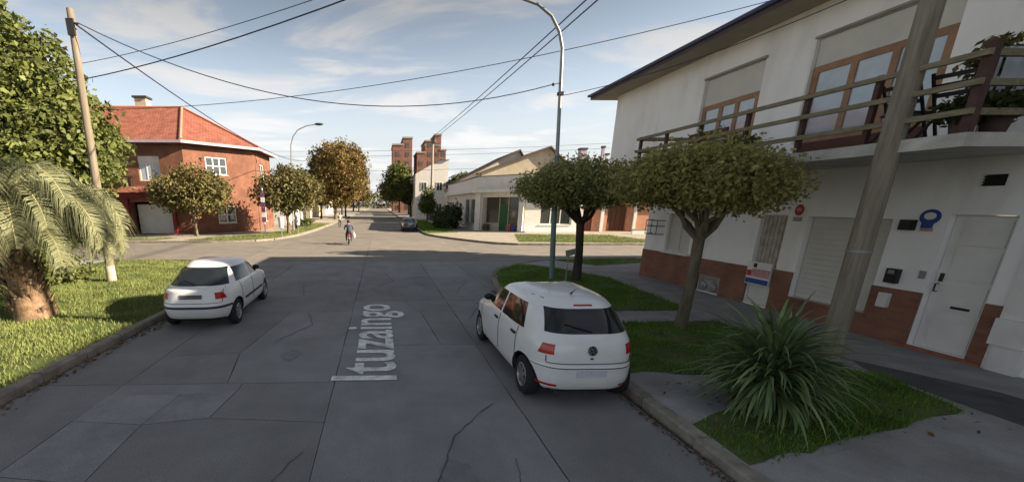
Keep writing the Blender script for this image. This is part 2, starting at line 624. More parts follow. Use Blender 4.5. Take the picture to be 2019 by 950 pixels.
def foliage(blobs, n, size, clump=0.30, shell=0.55, droop=0.0, per=7):
    """leaf quads in clumps through the volume of ellipsoid blobs (cx,cy,cz,rx,ry,rz)"""
    B = np.array(blobs, float)
    w = B[:, 3] * B[:, 4] * B[:, 5]
    nc = max(1, n // per)
    idx = RNG.choice(len(B), nc, p=w / w.sum())
    d = unit(RNG.normal(size=(nc, 3)))
    rad = shell + (1 - shell) * RNG.random((nc, 1)) ** 0.6
    bump = 1 + 0.17 * np.sin(d[:, :1] * 7 + idx[:, None]) * np.sin(d[:, 1:2] * 6 + 2 * idx[:, None]) + 0.08 * RNG.normal(size=(nc, 1))
    c = B[idx, :3] + d * rad * bump * B[idx, 3:]
    C = np.repeat(c, per, 0)
    D = np.repeat(d, per, 0)
    m = len(C)
    P = C + RNG.normal(size=(m, 3)) * clump * np.array([1, 1, 0.7]) * 0.5
    nrm = unit(D * 0.7 + np.array([0, 0, 0.35]) + RNG.normal(size=(m, 3)) * 0.75)
    U = unit(np.cross(nrm, RNG.normal(size=(m, 3))))
    V = np.cross(nrm, U)
    s = size * (0.5 + 1.0 * RNG.random((m, 1)))
    return P, U * s * 0.62, V * s * 0.36


def grass(name, poly, dens, h, m, z=0.13, label=None, lean=0.5, w=0.008):
    """a patch of grass blades, one object of stuff"""
    poly = np.array(poly, float)
    lo, hi = poly.min(0), poly.max(0)
    n = int((hi - lo).prod() * dens)
    p = lo + RNG.random((n, 2)) * (hi - lo)
    ins = np.zeros(n, bool)
    j = len(poly) - 1
    for i in range(len(poly)):
        xi, yi = poly[i]; xj, yj = poly[j]
        c = ((yi > p[:, 1]) != (yj > p[:, 1])) & (p[:, 0] < (xj - xi) * (p[:, 1] - yi) / (yj - yi + 1e-12) + xi)
        ins ^= c
        j = i
    p = p[ins] + RNG.normal(size=(int(ins.sum()), 2)) * 0.035
    n = len(p)
    # leave thin places
    k = np.sin(p[:, 0] * 2.3 + np.sin(p[:, 1] * 1.7)) * np.sin(p[:, 1] * 2.9 + 1.3)
    keep = RNG.random(n) < np.clip(0.62 + 0.6 * k, 0.06, 1)
    p = p[keep]
    n = len(p)
    a = RNG.random(n) * 2 * PI
    hh = h * (0.5 + 0.9 * RNG.random(n))
    ww = w * (0.7 + 0.6 * RNG.random(n))
    v = np.empty((n, 3, 3))
    v[:, 0, 0] = p[:, 0] - np.cos(a) * ww; v[:, 0, 1] = p[:, 1] - np.sin(a) * ww; v[:, 0, 2] = z
    v[:, 1, 0] = p[:, 0] + np.cos(a) * ww; v[:, 1, 1] = p[:, 1] + np.sin(a) * ww; v[:, 1, 2] = z
    la = RNG.random(n) * 2 * PI
    ll = lean * hh * RNG.random(n)
    v[:, 2, 0] = p[:, 0] + np.cos(la) * ll; v[:, 2, 1] = p[:, 1] + np.sin(la) * ll; v[:, 2, 2] = z + hh
    o = link(name, raw_mesh(name, v.reshape(-1, 3), 3, n, m))
    stuff(o)
    if label:
        tag(o, label, 'grass')
    return o


def sheet(name, poly, z, m, parent=None):
    b = MB()
    n = len(poly)
    b.add([(x, y, z) for x, y in poly], [tuple(range(n))])
    o = b.build(name, m, parent)
    bm = bmesh.new(); bm.from_mesh(o.data)
    for f in bm.faces:
        if f.normal.z < 0:
            f.normal_flip()
    bmesh.ops.triangulate(bm, faces=bm.faces)
    bm.to_mesh(o.data); bm.free()
    return o


# ------------------------------------------------------------------ ground, roads, pavements
XL, XR = -5.42, 3.66           # kerb faces of the main street
ground = structure(sheet('ground', [(-1500, -300), (1500, -300), (1500, 2500), (-1500, 2500)], -0.08, M['ground']))

YN, YFR, YFL = 20.1, 27.9, 30.3   # cross street: near kerb, far kerb right, far kerb left
rb = MB()
rb.add([(-7.4, -20, -0.03), (4.6, -20, -0.03), (4.6, 33, -0.03), (-7.4, 33, -0.03)], [(0, 1, 2, 3)])
rb.add([(-40, 18, -0.026), (40, 18, -0.026), (40, 32, -0.026), (-40, 32, -0.026)], [(0, 1, 2, 3)])
road = structure(rb.build('road', M['joint']))
fr = MB()
fr.add([(-9, 32.0, -0.004), (9, 32.0, -0.004), (6, 420, -0.004), (-8.6, 420, -0.004)], [(0, 1, 2, 3)])
fr.add([(26, 15, -0.006), (200, 15, -0.006), (200, 34, -0.006), (26, 34, -0.006)], [(0, 1, 2, 3)])
fr.add([(-200, 15, -0.006), (-26, 15, -0.006), (-26, 34, -0.006), (-200, 34, -0.006)], [(0, 1, 2, 3)])
fr.build('far_carriageway', M['road_far'], road)


def slab(poly, z=0.0, mt=None):
    """one concrete road slab with its own thickness, edges slightly drawn in and broken"""
    c = Vector((sum(p[0] for p in poly) / len(poly), sum(p[1] for p in poly) / len(poly)))
    out = []
    n = len(poly)
    for i in range(n):
        a, b2 = Vector(poly[i]), Vector(poly[(i + 1) % n])
        L = (b2 - a).length
        k = max(1, int(L / 0.55))
        nr = Vector((-(b2 - a).y, (b2 - a).x)).normalized()
        for q in range(k):
            p = a.lerp(b2, q / k)
            if q:
                p = p + nr * random.uniform(-0.004, 0.010)
            p = p + (c - p).normalized() * 0.007
            out.append((p.x, p.y))
    b = MB()
    b.prism(out, z - 0.05, z)
    return b.build('concrete_slab', mt or M['slab'], road)


cols = [-5.36, -4.06, -0.745, 1.93, 3.62]
rows_a = [-12, -7, -3.2, 1.05, 5.98, 10.4, 15.0, 20.0]
rows_b = [-12, -6.5, -2.2, 2.35, 7.72, 11.6, 15.6, 20.0]
for ci in range(4):
    x0, x1 = cols[ci], cols[ci + 1]
    rows = rows_a if ci in (0, 1) else rows_b
    for ri in range(len(rows) - 1):
        y0, y1 = rows[ri], rows[ri + 1]
        if ci == 1 and ri == 3:
            # the mended lane on the left: cut into smaller repair slabs
            slab([(-4.06, 1.05), (-2.9, 1.05), (-3.05, 3.6), (-4.06, 3.75)])
            slab([(-2.9, 1.05), (-0.745, 1.05), (-0.745, 4.75), (-2.3, 4.9), (-3.1, 4.75), (-3.05, 3.6)])
            slab([(-4.06, 3.75), (-3.05, 3.6), (-3.1, 4.75), (-4.06, 4.86)], 0.002, M['slab_pale'])
            slab([(-4.06, 4.86), (-3.1, 4.75), (-3.0, 5.6), (-4.06, 5.6)], 0.004, M['slab_pale'])
            slab([(-3.1, 4.75), (-2.3, 4.9), (-2.2, 5.75), (-3.0, 5.6)], 0.005, M['slab_pale'])
            slab([(-2.3, 4.9), (-0.745, 4.75), (-0.745, 5.98), (-2.2, 5.98), (-2.2, 5.75)])
            slab([(-4.06, 5.6), (-3.0, 5.6), (-2.2, 5.75), (-2.2, 5.98), (-4.06, 5.98)])
            continue
        if ci == 1 and ri == 4:
            slab([(-4.06, 5.98), (-2.45, 5.98), (-2.7, 7.35), (-4.06, 7.2)])
            slab([(-2.45, 5.98), (-0.745, 5.98), (-0.745, 10.4), (-2.35, 10.4), (-2.7, 7.35)])
            slab([(-4.06, 7.2), (-2.7, 7.35), (-2.35, 10.4), (-4.06, 10.4)])
            continue
        if ci == 2 and ri == 4:
            # diagonal crack ahead of the lettering
            slab([(-0.745, 7.72), (1.22, 7.72), (1.07, 10.2), (0.62, 11.6), (-0.745, 11.6)])
            slab([(1.22, 7.72), (1.93, 7.72), (1.93, 11.6), (0.62, 11.6), (1.07, 10.2)])
            continue
        slab([(x0, y0), (x1, y0), (x1, y1), (x0, y1)])
# flared corners and the crossing
for ci, (x0, x1) in enumerate(zip([-26, -19, -12.5, -6.9, -0.745, 5.0, 11, 18], [-19, -12.5, -6.9, -0.745, 5.0, 11, 18, 26])):
    for y0, y1 in ((20.0, 24.3), (24.3, 28.2), (28.2, 32.0)):
        slab([(x0, y0), (x1, y0), (x1, y1), (x0, y1)], 0.0, M['slab_x'])
for poly in ([(-7.4, 14.5), (-5.36, 14.5), (-5.36, 20.0), (-7.4, 20.0)], [(3.62, 13.0), (5.0, 13.0), (5.0, 20.0), (3.62, 20.0)],
             [(5.0, 16.5), (8.5, 18.5), (8.5, 20.0), (5.0, 20.0)]):
    slab(poly, -0.002)



def crack(pts, w=0.010, name='crack_filler', m='tar'):
    # a wandering strip of tar along a crack
    P = []
    for a, b in zip(pts[:-1], pts[1:]):
        n = max(2, int(math.dist(a, b) / 0.12))
        for i in range(n):
            P.append(Vector((a[0] + (b[0] - a[0]) * i / n + random.uniform(-.022, .022), a[1] + (b[1] - a[1]) * i / n + random.uniform(-.022, .022))))
    P.append(Vector(pts[-1]))
    b_ = MB()
    L_, R_ = [], []
    for i, p in enumerate(P):
        d_ = (P[min(i + 1, len(P) - 1)] - P[max(0, i - 1)]).normalized()
        q = Vector((-d_.y, d_.x)) * w * random.uniform(0.4, 1.3)
        L_.append((p.x + q.x, p.y + q.y, 0.0085)); R_.append((p.x - q.x, p.y - q.y, 0.0085))
    n = len(P)
    b_.add(L_ + R_, [(i + 1, i, n + i, n + i + 1) for i in range(n - 1)])
    b_.build(name, M[m], road)


crack([(-0.2, 2.4), (0.5, 3.3), (0.9, 4.4), (1.6, 5.2)], 0.008)
crack([(0.4, 12.1), (-0.3, 13.3), (0.5, 14.8), (0.2, 16.4)], 0.012)
crack([(-2.2, 8.0), (-1.6, 9.2), (-1.9, 10.3)], 0.009)
crack([(-3.5, 11.2), (-2.4, 12.4), (-2.7, 14.0), (-1.4, 15.2)], 0.012)
crack([(2.2, 9.6), (2.8, 11.0), (2.4, 12.6), (3.1, 14.4)], 0.012)
crack([(-2.7, 1.6), (-2.0, 2.6), (-1.4, 3.0), (-0.9, 4.1)], 0.007)
crack([(1.7, 1.3), (1.2, 2.6), (1.5, 3.9)], 0.007)
for (x, y, rx_, ry_) in ((0.8, 3.6, 0.22, 0.35), (-1.7, 7.2, 0.18, 0.30), (1.2, 13.2, 0.35, 0.7), (-2.4, 16.3, 0.4, 0.6), (-1.9, 3.2, 0.16, 0.22), (1.0, 17.6, 0.5, 0.8)):
    nn = 22
    sheet('oil_stain', [(x + rx_ * math.cos(2 * PI * i / nn) * random.uniform(.6, 1.1), y + ry_ * math.sin(2 * PI * i / nn) * random.uniform(.6, 1.1)) for i in range(nn)], 0.0075, M['oil'], road)

# lettering on the road: the street name, read along the street
fc = bpy.data.curves.new('street_name', 'FONT')
fc.body = 'Ituzaingo'
fc.size = 1.0
fc.offset = 0.014
fo = bpy.data.objects.new('street_name_tmp', fc)
COL.objects.link(fo)
dg = bpy.context.evaluated_depsgraph_get()
tm = bpy.data.meshes.new_from_object(fo.evaluated_get(dg))
bpy.data.objects.remove(fo)
co = np.empty(len(tm.vertices) * 3)
tm.vertices.foreach_get('co', co)
co = co.reshape(-1, 3)
x_, y_ = co[:, 0].copy(), co[:, 1].copy()
cap = 0.70 if y_.max() < 0.9 else y_.max()
cap = y_.max()
L = x_.max() - x_.min()
co[:, 0] = 0.235 - y_ / cap * 1.045
co[:, 1] = 6.02 + (x_ - x_.min()) / L * 5.12
co[:, 2] = 0.0105
tm.vertices.foreach_set('co', co.ravel())
tm.materials.clear()
tm.materials.append(M['paint'])
tm.name = 'street_name_lettering'
link('street_name_lettering', tm, road)


def kerb_line(pts, inner_left, name='kerb', z0=-0.06, z1=0.14, w=0.16, L=1.0, broken=0.0):
    """kerb of separate stones along a polyline"""
    pts = [Vector(p) for p in pts]
    root = structure(bpy.data.objects.new(name, None))
    COL.objects.link(root)
    seg = [(pts[i + 1] - pts[i]).length for i in range(len(pts) - 1)]
    tot = sum(seg)
    n = max(1, int(tot / L))

    def at(d):
        for i, s in enumerate(seg):
            if d <= s or i == len(seg) - 1:
                return pts[i].lerp(pts[i + 1], d / s)
            d -= s
    for i in range(n):
        a, b = at(tot * i / n), at(tot * (i + 1) / n)
        d = (b - a).normalized()
        nr = Vector((-d.y, d.x)) * (1 if inner_left else -1)
        a2, b2 = a + d * 0.008, b - d * 0.008
        j = random.uniform(-1, 1) * (0.006 + broken * 0.02)
        k = random.uniform(-1, 1) * (0.004 + broken * 0.012)
        mb = MB()
        q = [a2 + nr * j, b2 + nr * j, b2 + nr * (w + j), a2 + nr * (w + j)]
        q2 = [a2 + nr * (j + 0.025), b2 + nr * (j + 0.025)]
        zt = z1 + k
        vs = [(q[0].x, q[0].y, z0), (q[1].x, q[1].y, z0), (q[2].x, q[2].y, z0), (q[3].x, q[3].y, z0),
              (q[0].x, q[0].y, zt - 0.03), (q[1].x, q[1].y, zt - 0.03), (q2[1].x, q2[1].y, zt), (q2[0].x, q2[0].y, zt),
              (q[2].x, q[2].y, zt), (q[3].x, q[3].y, zt)]
        mb.add(vs, [(0, 1, 5, 4), (4, 5, 6, 7), (7, 6, 8, 9), (1, 2, 8, 6, 5), (3, 0, 4, 7, 9), (2, 3, 9, 8), (0, 3, 2, 1)])
        mb.build('kerb_stone', M['kerb'], root)
    return root


kr_near = [(3.66, -12), (3.66, 11.0), (3.85, 13.2), (4.3, 15.6), (5.0, 17.1), (6.06, 18.3), (7.6, 19.4), (9.5, 19.95), (12, 20.1), (40, 20.1)]
kl_near = [(-5.42, -12), (-5.42, 14.0), (-5.7, 16.0), (-6.6, 18.2), (-8.3, 19.8), (-10.5, 20.3), (-13, 20.4), (-40, 20.4)]
kr_far = [(40, 27.9), (12, 27.9), (9.6, 28.1), (8.3, 28.8), (7.1, 30.6), (5.5, 34.0), (4.4, 37.0), (4.15, 42.0), (4.15, 60)]
kl_far = [(-40, 30.5), (-12.5, 30.7), (-9.8, 31.4), (-8.4, 33.0), (-7.4, 37.5), (-7.0, 44), (-6.8, 60)]
kerb_line(kr_near, False, broken=1.0)
kerb_line(kl_near, True, broken=0.4)
kerb_line(kr_far, False, L=1.6)
kerb_line(kl_far, False, L=1.6)
fk = MB()
for (x, s) in ((4.15, 1), (-6.8, -1)):
    fk.box(min(x, x + s * 0.2), max(x, x + s * 0.2), 60.02, 420, -0.05, 0.14)
structure(fk.build('far_kerb', M['kerb']))

off = 0.15
pv = MB()
pv.prism([(3.8, -14), (60, -14), (60, 19.95), (12, 19.95), (9.4, 19.8), (7.7, 19.25), (6.2, 18.15), (5.15, 17.0), (4.45, 15.5), (4.0, 13.2), (3.8, 11)], -0.1, 0.12)
structure(pv.build('pavement', M['paving']))
pv = MB()
pv.prism([(-60, -14), (-5.56, -14), (-5.56, 14), (-5.85, 16), (-6.75, 18.1), (-8.4, 19.65), (-10.5, 20.15), (-60, 20.25)], -0.1, 0.11)
structure(pv.build('pavement', M['paving']))
pv = MB()
pv.prism([(12, 28.05), (9.7, 28.25), (8.45, 28.9), (7.25, 30.7), (5.65, 34.1), (4.55, 37), (4.3, 42), (4.3, 420), (200, 420), (200, 28.05)][::-1], -0.1, 0.12)
structure(pv.build('pavement', M['paving_far']))
pv = MB()
pv.prism([(-200, 30.65), (-12.5, 30.85), (-9.9, 31.55), (-8.55, 33.1), (-7.55, 37.5), (-7.15, 44), (-6.95, 60), (-6.95, 420), (-200, 420)], -0.1, 0.12)
structure(pv.build('pavement', M['paving_far']))

def ragged(poly, amp=0.045, step=0.22):
    out = []
    for i in range(len(poly)):
        a, b = Vector(poly[i]), Vector(poly[(i + 1) % len(poly)])
        n = max(1, int((b - a).length / step))
        nr = Vector((-(b - a).y, (b - a).x)).normalized()
        for q in range(n):
            p = a.lerp(b, q / n) + nr * random.uniform(-amp, amp)
            out.append((p.x, p.y))
    return out


# right verge: turf plots between the kerb and the pavement
V1 = [(3.84, 3.55), (7.7, 4.6), (8.02, 5.85), (6.7, 6.05), (5.35, 5.65), (4.7, 4.75), (3.84, 4.35)]
V2 = [(3.84, 5.95), (4.5, 5.95), (5.4, 5.8), (7.75, 6.1), (7.85, 8.85), (3.84, 8.7)]
V3 = [(3.84, 9.75), (8.05, 9.85), (8.45, 14.5), (7.4, 17.0), (6.25, 18.05), (5.2, 16.9), (4.5, 15.5), (4.03, 13.2), (3.84, 11)]
V4 = [(8.5, 19.4), (9.6, 17.6), (13.5, 18.9), (13.5, 19.9), (12, 19.9), (9.4, 19.75)]
for v in (V1, V2, V3, V4):
    structure(sheet('turf', ragged(v), 0.128, M['turf']))
LAWN = [(-13.2, -8), (-5.6, -8), (-5.6, 14), (-5.9, 16), (-6.8, 18.05), (-8.45, 19.6), (-10.5, 20.1), (-13.2, 20.2)]
structure(sheet('turf', LAWN, 0.12, M['turf']))
LFAR = [(-40, 31.3), (-17.2, 31.3), (-16.4, 33.6), (-40, 33.6)]
LFAR2 = [(-14.8, 31.2), (-12.5, 31.0), (-10.0, 31.7), (-8.7, 33.2), (-7.7, 37.6), (-7.3, 44), (-7.1, 60), (-9.3, 60), (-9.6, 44), (-11.2, 37.0), (-13.5, 34.2)]
RFAR = [(10.1, 29.4), (17.0, 28.4), (20.5, 28.5), (20.0, 35.5), (12.2, 36.8)]
RFAR1 = [(22.0, 28.5), (60, 28.5), (60, 35.5), (24.0, 35.5)]
RFAR2 = [(4.4, 38.6), (7.6, 39.8), (7.4, 70), (4.4, 70)]
for v in (LFAR, LFAR2, RFAR, RFAR1, RFAR2):
    structure(sheet('turf', v, 0.132, M['turf']))
structure(sheet('driveway', [(3.84, -12), (8.1, -12), (8.0, 4.55), (3.84, 3.45)], 0.126, M['paving']))
structure(sheet('asphalt_strip', [(7.78, 3.2), (9.0, 2.2), (8.95, 5.1), (8.25, 6.4), (8.0, 6.0)], 0.127, M['asphalt']))

grass('verge_grass', V1, 1500, 0.06, M['blade'], 0.128, 'short green verge grass around the strap-leaved plant')
grass('verge_grass', V2, 1300, 0.06, M['blade'], 0.128, 'shaded verge grass around the pruned tree beside the right-hand car')
grass('verge_grass', V3, 1000, 0.07, M['blade'], 0.128, 'shaded verge grass around the lamp post on the rounded corner')
grass('verge_grass', V4, 600, 0.07, M['blade'], 0.128, 'small wedge of grass at the kerb beyond the brick plinth')
grass('lawn_grass', [(-12.5, 5), (-5.6, 3), (-5.6, 14), (-5.9, 16), (-6.8, 18.05), (-8.45, 19.6), (-12.5, 20)], 900, 0.075, M['blade_dry'], 0.12, 'sunlit lawn under the palm on the left corner', w=0.010)
grass('far_lawn_grass', LFAR, 260, 0.09, M['blade_dry'], 0.132, 'strip of grass in front of the white garage door', w=0.016)
grass('far_lawn_grass', LFAR2, 260, 0.09, M['blade_dry'], 0.132, 'strip of grass along the far left kerb under the street trees', w=0.016)
grass('far_lawn_grass', RFAR, 260, 0.09, M['blade_dry'], 0.132, 'yellowish grass plot in front of the white shopfront', w=0.016)
grass('far_lawn_grass', RFAR1, 160, 0.09, M['blade_dry'], 0.132, 'grass plot on the far side right of the shop', w=0.016)
grass('far_lawn_grass', RFAR2, 260, 0.10, M['blade'], 0.132, 'green verge beside the dark parked car', w=0.016)


# fallen leaves in the gutters and on the verges
def litter(n, fx, fy, z, s=0.035):
    P = np.stack([fx(n), fy(n), np.full(n, z) + RNG.random(n) * 0.02], 1)
    nr = unit(np.array([0, 0, 1.0]) + RNG.normal(size=(n, 3)) * 0.35)
    U = unit(np.cross(nr, RNG.normal(size=(n, 3))))
    V = np.cross(nr, U)
    s_ = s * (0.6 + 0.8 * RNG.random((n, 1)))
    return P, U * s_, V * s_ * 0.6


sets = [litter(420, lambda n: -5.36 + np.abs(RNG.normal(size=n)) * 0.12, lambda n: 2 + RNG.random(n) ** 0.8 * 11, 0.006),
        litter(700, lambda n: 3.62 - np.abs(RNG.normal(size=n)) * 0.07, lambda n: 1.5 + RNG.random(n) * 6.0, 0.006, 0.020),
        litter(90, lambda n: 4.0 + RNG.random(n) * 3.6, lambda n: 4.0 + RNG.random(n) * 1.8, 0.16, 0.03),
        litter(160, lambda n: 4.0 + RNG.random(n) * 4, lambda n: 6 + RNG.random(n) * 8, 0.16, 0.03)]
lit = link('fallen_leaves', quads_mesh('fallen_leaves', *[np.concatenate(q) for q in zip(*sets)], M['litter']))
stuff(lit)
tag(lit, 'brown fallen leaves gathered along the kerbs and on the verge', 'leaves')


# ------------------------------------------------------------------ walls with openings
def wall(mb, A, B, z0, z1, holes, depth=0.15):
    """wall face from A to B (plan points, outside on the right hand walking A->B), with rectangular
    openings (s0, s1, h0, h1[, depth]) that get reveals"""
    A, B = Vector(A), Vector(B)
    L = (B - A).length
    d = (B - A) / L
    nin = Vector((-d.y, d.x))                 # into the building
    ss = sorted({0.0, L, *[h[0] for h in holes], *[h[1] for h in holes]})
    zs = sorted({z0, z1, *[h[2] for h in holes], *[h[3] for h in holes]})

    def P(s, z, k=0.0):
        q = A + d * s + nin * k
        return (q.x, q.y, z)
    for i in range(len(ss) - 1):
        for j in range(len(zs) - 1):
            sm, zm = (ss[i] + ss[i + 1]) / 2, (zs[j] + zs[j + 1]) / 2
            if any(h[0] < sm < h[1] and h[2] < zm < h[3] for h in holes):
                continue
            mb.add([P(ss[i], zs[j]), P(ss[i + 1], zs[j]), P(ss[i + 1], zs[j + 1]), P(ss[i], zs[j + 1])], [(0, 1, 2, 3)])
    for h in holes:
        k = h[4] if len(h) > 4 else depth
        a, b, c, e = h[:4]
        mb.add([P(a, c), P(a, e), P(a, e, k), P(a, c, k)], [(0, 1, 2, 3)])
        mb.add([P(b, c), P(b, c, k), P(b, e, k), P(b, e)], [(0, 1, 2, 3)])
        mb.add([P(a, c), P(a, c, k), P(b, c, k), P(b, c)], [(0, 1, 2, 3)])
        mb.add([P(a, e), P(b, e), P(b, e, k), P(a, e, k)], [(0, 1, 2, 3)])
    return P


class Face:
    """local frame on a facade: s along it, z up, k outwards"""

    def __init__(s, A, B):
        s.A, B = Vector(A), Vector(B)
        s.L = (B - s.A).length
        s.d = (B - s.A) / s.L
        s.n = Vector((s.d.y, -s.d.x))

    def P(s, q, z, k=0.0):
        p = s.A + s.d * q + s.n * k
        return Vector((p.x, p.y, z))

    def box(s, mb, s0, s1, z0, z1, k0, k1):
        c = (s.P(s0, z0, k0) + s.P(s1, z1, k1)) / 2
        return mb.obox(c, Vector((s.d.x, s.d.y, 0)) * (s1 - s0) / 2, Vector((s.n.x, s.n.y, 0)) * (k1 - k0) / 2, Vector((0, 0, (z1 - z0) / 2)))


def window(face, s0, s1, z0, z1, k, parent, frame_m, glass_m, nx=2, ny=1, fw=0.05, name='window', sill=None):
    """window set at depth k (outwards +): frame with bars, a pane in each light"""
    mb = MB()
    face.box(mb, s0, s0 + fw, z0, z1, k - 0.05, k)
    face.box(mb, s1 - fw, s1, z0, z1, k - 0.05, k)
    face.box(mb, s0 + fw, s1 - fw, z1 - fw, z1, k - 0.05, k)
    face.box(mb, s0 + fw, s1 - fw, z0, z0 + fw, k - 0.05, k)
    xs = [s0 + fw + (s1 - s0 - 2 * fw) * i / nx for i in range(nx + 1)]
    zs = [z0 + fw + (z1 - z0 - 2 * fw) * i / ny for i in range(ny + 1)]
    for x in xs[1:-1]:
        face.box(mb, x - fw / 2, x + fw / 2, z0 + fw, z1 - fw, k - 0.048, k - 0.002)
    for z in zs[1:-1]:
        face.box(mb, s0 + fw, s1 - fw, z - fw / 3, z + fw / 3, k - 0.046, k - 0.004)
    w = mb.build(name, frame_m, parent)
    for i in range(nx):
        for j in range(ny):
            g = MB()
            face.box(g, xs[i] - 0.002, xs[i + 1] + 0.002, zs[j] - 0.002, zs[j + 1] + 0.002, k - 0.036, k - 0.026)
            g.build('pane', glass_m, w)
    if sill:
        sb = MB()
        face.box(sb, s0 - 0.06, s1 + 0.06, z0 - 0.07, z0 - 0.003, -0.1 if k < 0 else 0, 0.07)
        sb.build('sill', sill, w)
    return w


# ------------------------------------------------------------------ white corner building on the right
WX = 10.07
bld = thing('corner_building', 'white two-storey corner building with brick plinth and wooden balcony on the right', 'building', (14, 5, 0.12), world=True)
F1 = Face((WX, 15.25), (WX, -14.0))           # street front; outside is -X ; s = 15.25 - y
if F1.n.x > 0:
    F1.n = -F1.n


def sy(y):
    return 15.25 - y


g_holes = [(sy(14.15), sy(13.0), 1.18, 2.45, 0.12), (sy(10.66), sy(9.94), 0.16, 2.50, 0.16), (sy(9.46), sy(7.84), 0.56, 2.48, 0.17),
           (sy(7.04), sy(6.25), 0.18, 2.58, 0.16), (sy(6.83), sy(6.53), 3.04, 3.23, 0.08), (sy(5.1), sy(1.6), 0.13, 2.6, 0.5),
           (sy(12.36), sy(11.5), 0.14, 0.64, 0.06)]
mb = MB()
# walk so that the outside lies to the west: A=(WX,-14) -> B=(WX,15.25) has its inside at -X, so go the other way
wall(mb, (WX, 15.25), (WX, -14.0), 0.10, 3.60, g_holes)
# chamfered ground-floor corner and cross-street front
mb.add([(13.28, 18.46, 0.10), (WX, 15.25, 0.10), (WX, 15.25, 3.60), (13.28, 18.46, 3.60)], [(0, 1, 2, 3)])
mb.add([(40, 18.46, 0.10), (13.28, 18.46, 0.10), (13.28, 18.46, 3.60), (40, 18.46, 3.60)], [(0, 1, 2, 3)])
mb.build('ground_floor_wall', M['white_wall'], bld)
mb = MB()
u_holes = [(18.46 - 13.52, 18.46 - 11.52, 4.30, 6.42, 0.10), (18.46 - 10.24, 18.46 - 7.75, 3.74, 6.40, 0.10)]
wall(mb, (WX, 18.46), (WX, -14.0), 3.604, 7.30, u_holes)
mb.add([(40, 18.46, 3.604), (WX, 18.46, 3.604), (WX, 18.46, 7.30), (40, 18.46, 7.30)], [(0, 1, 2, 3)])
mb.add([(WX, 18.46, 3.604), (13.4, 18.46, 3.604), (13.28, 18.46, 3.604), (WX, 15.25, 3.604), (WX, 15.0, 3.604)], [(0, 1, 2, 3, 4)])
mb.build('upper_wall', M['white_wall'], bld)
mb = MB()
mb.add([(40, 18.46, 0.1), (40, -14, 0.1), (40, -14, 7.3), (40, 18.46, 7.3), (WX, -14, 0.1), (WX, -14, 7.3)], [(0, 1, 2, 3), (1, 4, 5, 2)])
mb.build('back_wall', M['white_wall'], bld)

# brick plinth in pieces between the openings, a little proud of the wall
for (ya, yb, zt) in ((15.25, 12.36, 1.12), (11.5, 10.66, 1.12), (9.94, 9.47, 1.15), (9.47, 7.84, 0.555), (7.84, 7.05, 1.16), (6.24, 6.02, 1.16)):
    pl = MB(); pl.box(WX - 0.03, WX + 0.02, yb, ya, 0.11, zt)
    pl.build('brick_plinth', M['plinth'], bld)
pl = MB(); pl.box(WX - 0.03, WX + 0.02, 11.5, 12.36, 0.645, 1.12)
pl.build('brick_plinth', M['plinth'], bld)
pl = MB()
pl.add([(13.30, 18.44, 0.11), (WX - 0.028, 15.25, 0.11), (WX - 0.028, 15.25, 1.12), (13.30, 18.50, 1.12)], [(0, 1, 2, 3)])
pl.build('brick_plinth', M['plinth'], bld)
st = MB()
st.box(WX - 0.10, WX + 0.1, 6.02, 7.3, 0.121, 0.172)
st.build('door_step', M['terracotta'], bld)
st = MB()
st.box(WX - 0.06, WX + 0.1, 5.62, 6.015, 0.121, 3.2)
st.box(WX - 0.13, WX - 0.062, 5.64, 6.01, 0.55, 0.98)
st.box(WX - 0.10, WX - 0.062, 5.62, 5.95, 0.121, 0.545)
st.build('white_pilaster', M['white_paint'], bld)

# openings of the ground floor
window(F1, sy(14.15), sy(13.0), 1.18, 2.45, -0.07, bld, M['shutter'], M['shutter'], 2, 1, 0.06, 'window', M['white_paint'])
d = MB()                                          # narrow shuttered window over a meter cupboard
F1.box(d, sy(10.65), sy(9.95), 1.22, 2.49, -0.15, -0.11)
nd = d.build('window_shutter', M['shutter'], bld)
for i in range(6):
    s0 = sy(10.63) + i * 0.112
    d = MB()
    F1.box(d, s0 + 0.006, s0 + 0.10, 1.26, 2.46, -0.108, -0.095)
    d.build('shutter_board', mat('aged_shutter', (0.42, 0.37, 0.31), 0.8, 0.3, 6), nd)
d = MB(); F1.box(d, sy(10.65), sy(9.95), 1.13, 1.215, -0.16, 0.05); d.build('sill', M['concrete'], bld)
d = MB(); F1.box(d, sy(10.64), sy(9.96), 0.165, 1.125, -0.155, -0.09)
cb = d.build('cupboard_door', M['cream'], bld)
d = MB()
F1.box(d, sy(9.45), sy(7.85), 0.57, 2.47, -0.165, -0.135)
gs = d.build('roller_shutter', M['shutter'], bld)
for i in range(16):
    z = 0.575 + i * 0.1178
    d = MB(); F1.box(d, sy(9.43), sy(7.87), z + 0.004, z + 0.113, -0.132, -0.122)
    d.build('slat', M['shutter'], gs)
d = MB(); F1.box(d, sy(9.50), sy(7.80), 0.50, 0.56, -0.10, 0.055); d.build('sill', M['plinth'], bld)
dr = MB(); F1.box(dr, sy(7.03), sy(6.26), 0.185, 2.57, -0.15, -0.11)
door = dr.build('front_door', M['white_paint'], bld)
for (z0, z1) in ((0.26, 0.82), (0.90, 1.38), (1.46, 1.98), (2.06, 2.50)):
    d = MB(); F1.box(d, sy(6.88), sy(6.34), z0, z1, -0.108, -0.092); d.build('panel', M['white_paint'], door)
d = MB(); F1.box(d, sy(6.70), sy(6.46), 0.955, 1.0, -0.09, -0.08); d.build('letter_slot', M['iron'], door)
d = MB(); F1.box(d, sy(6.98), sy(6.93), 1.40, 1.55, -0.108, -0.09)
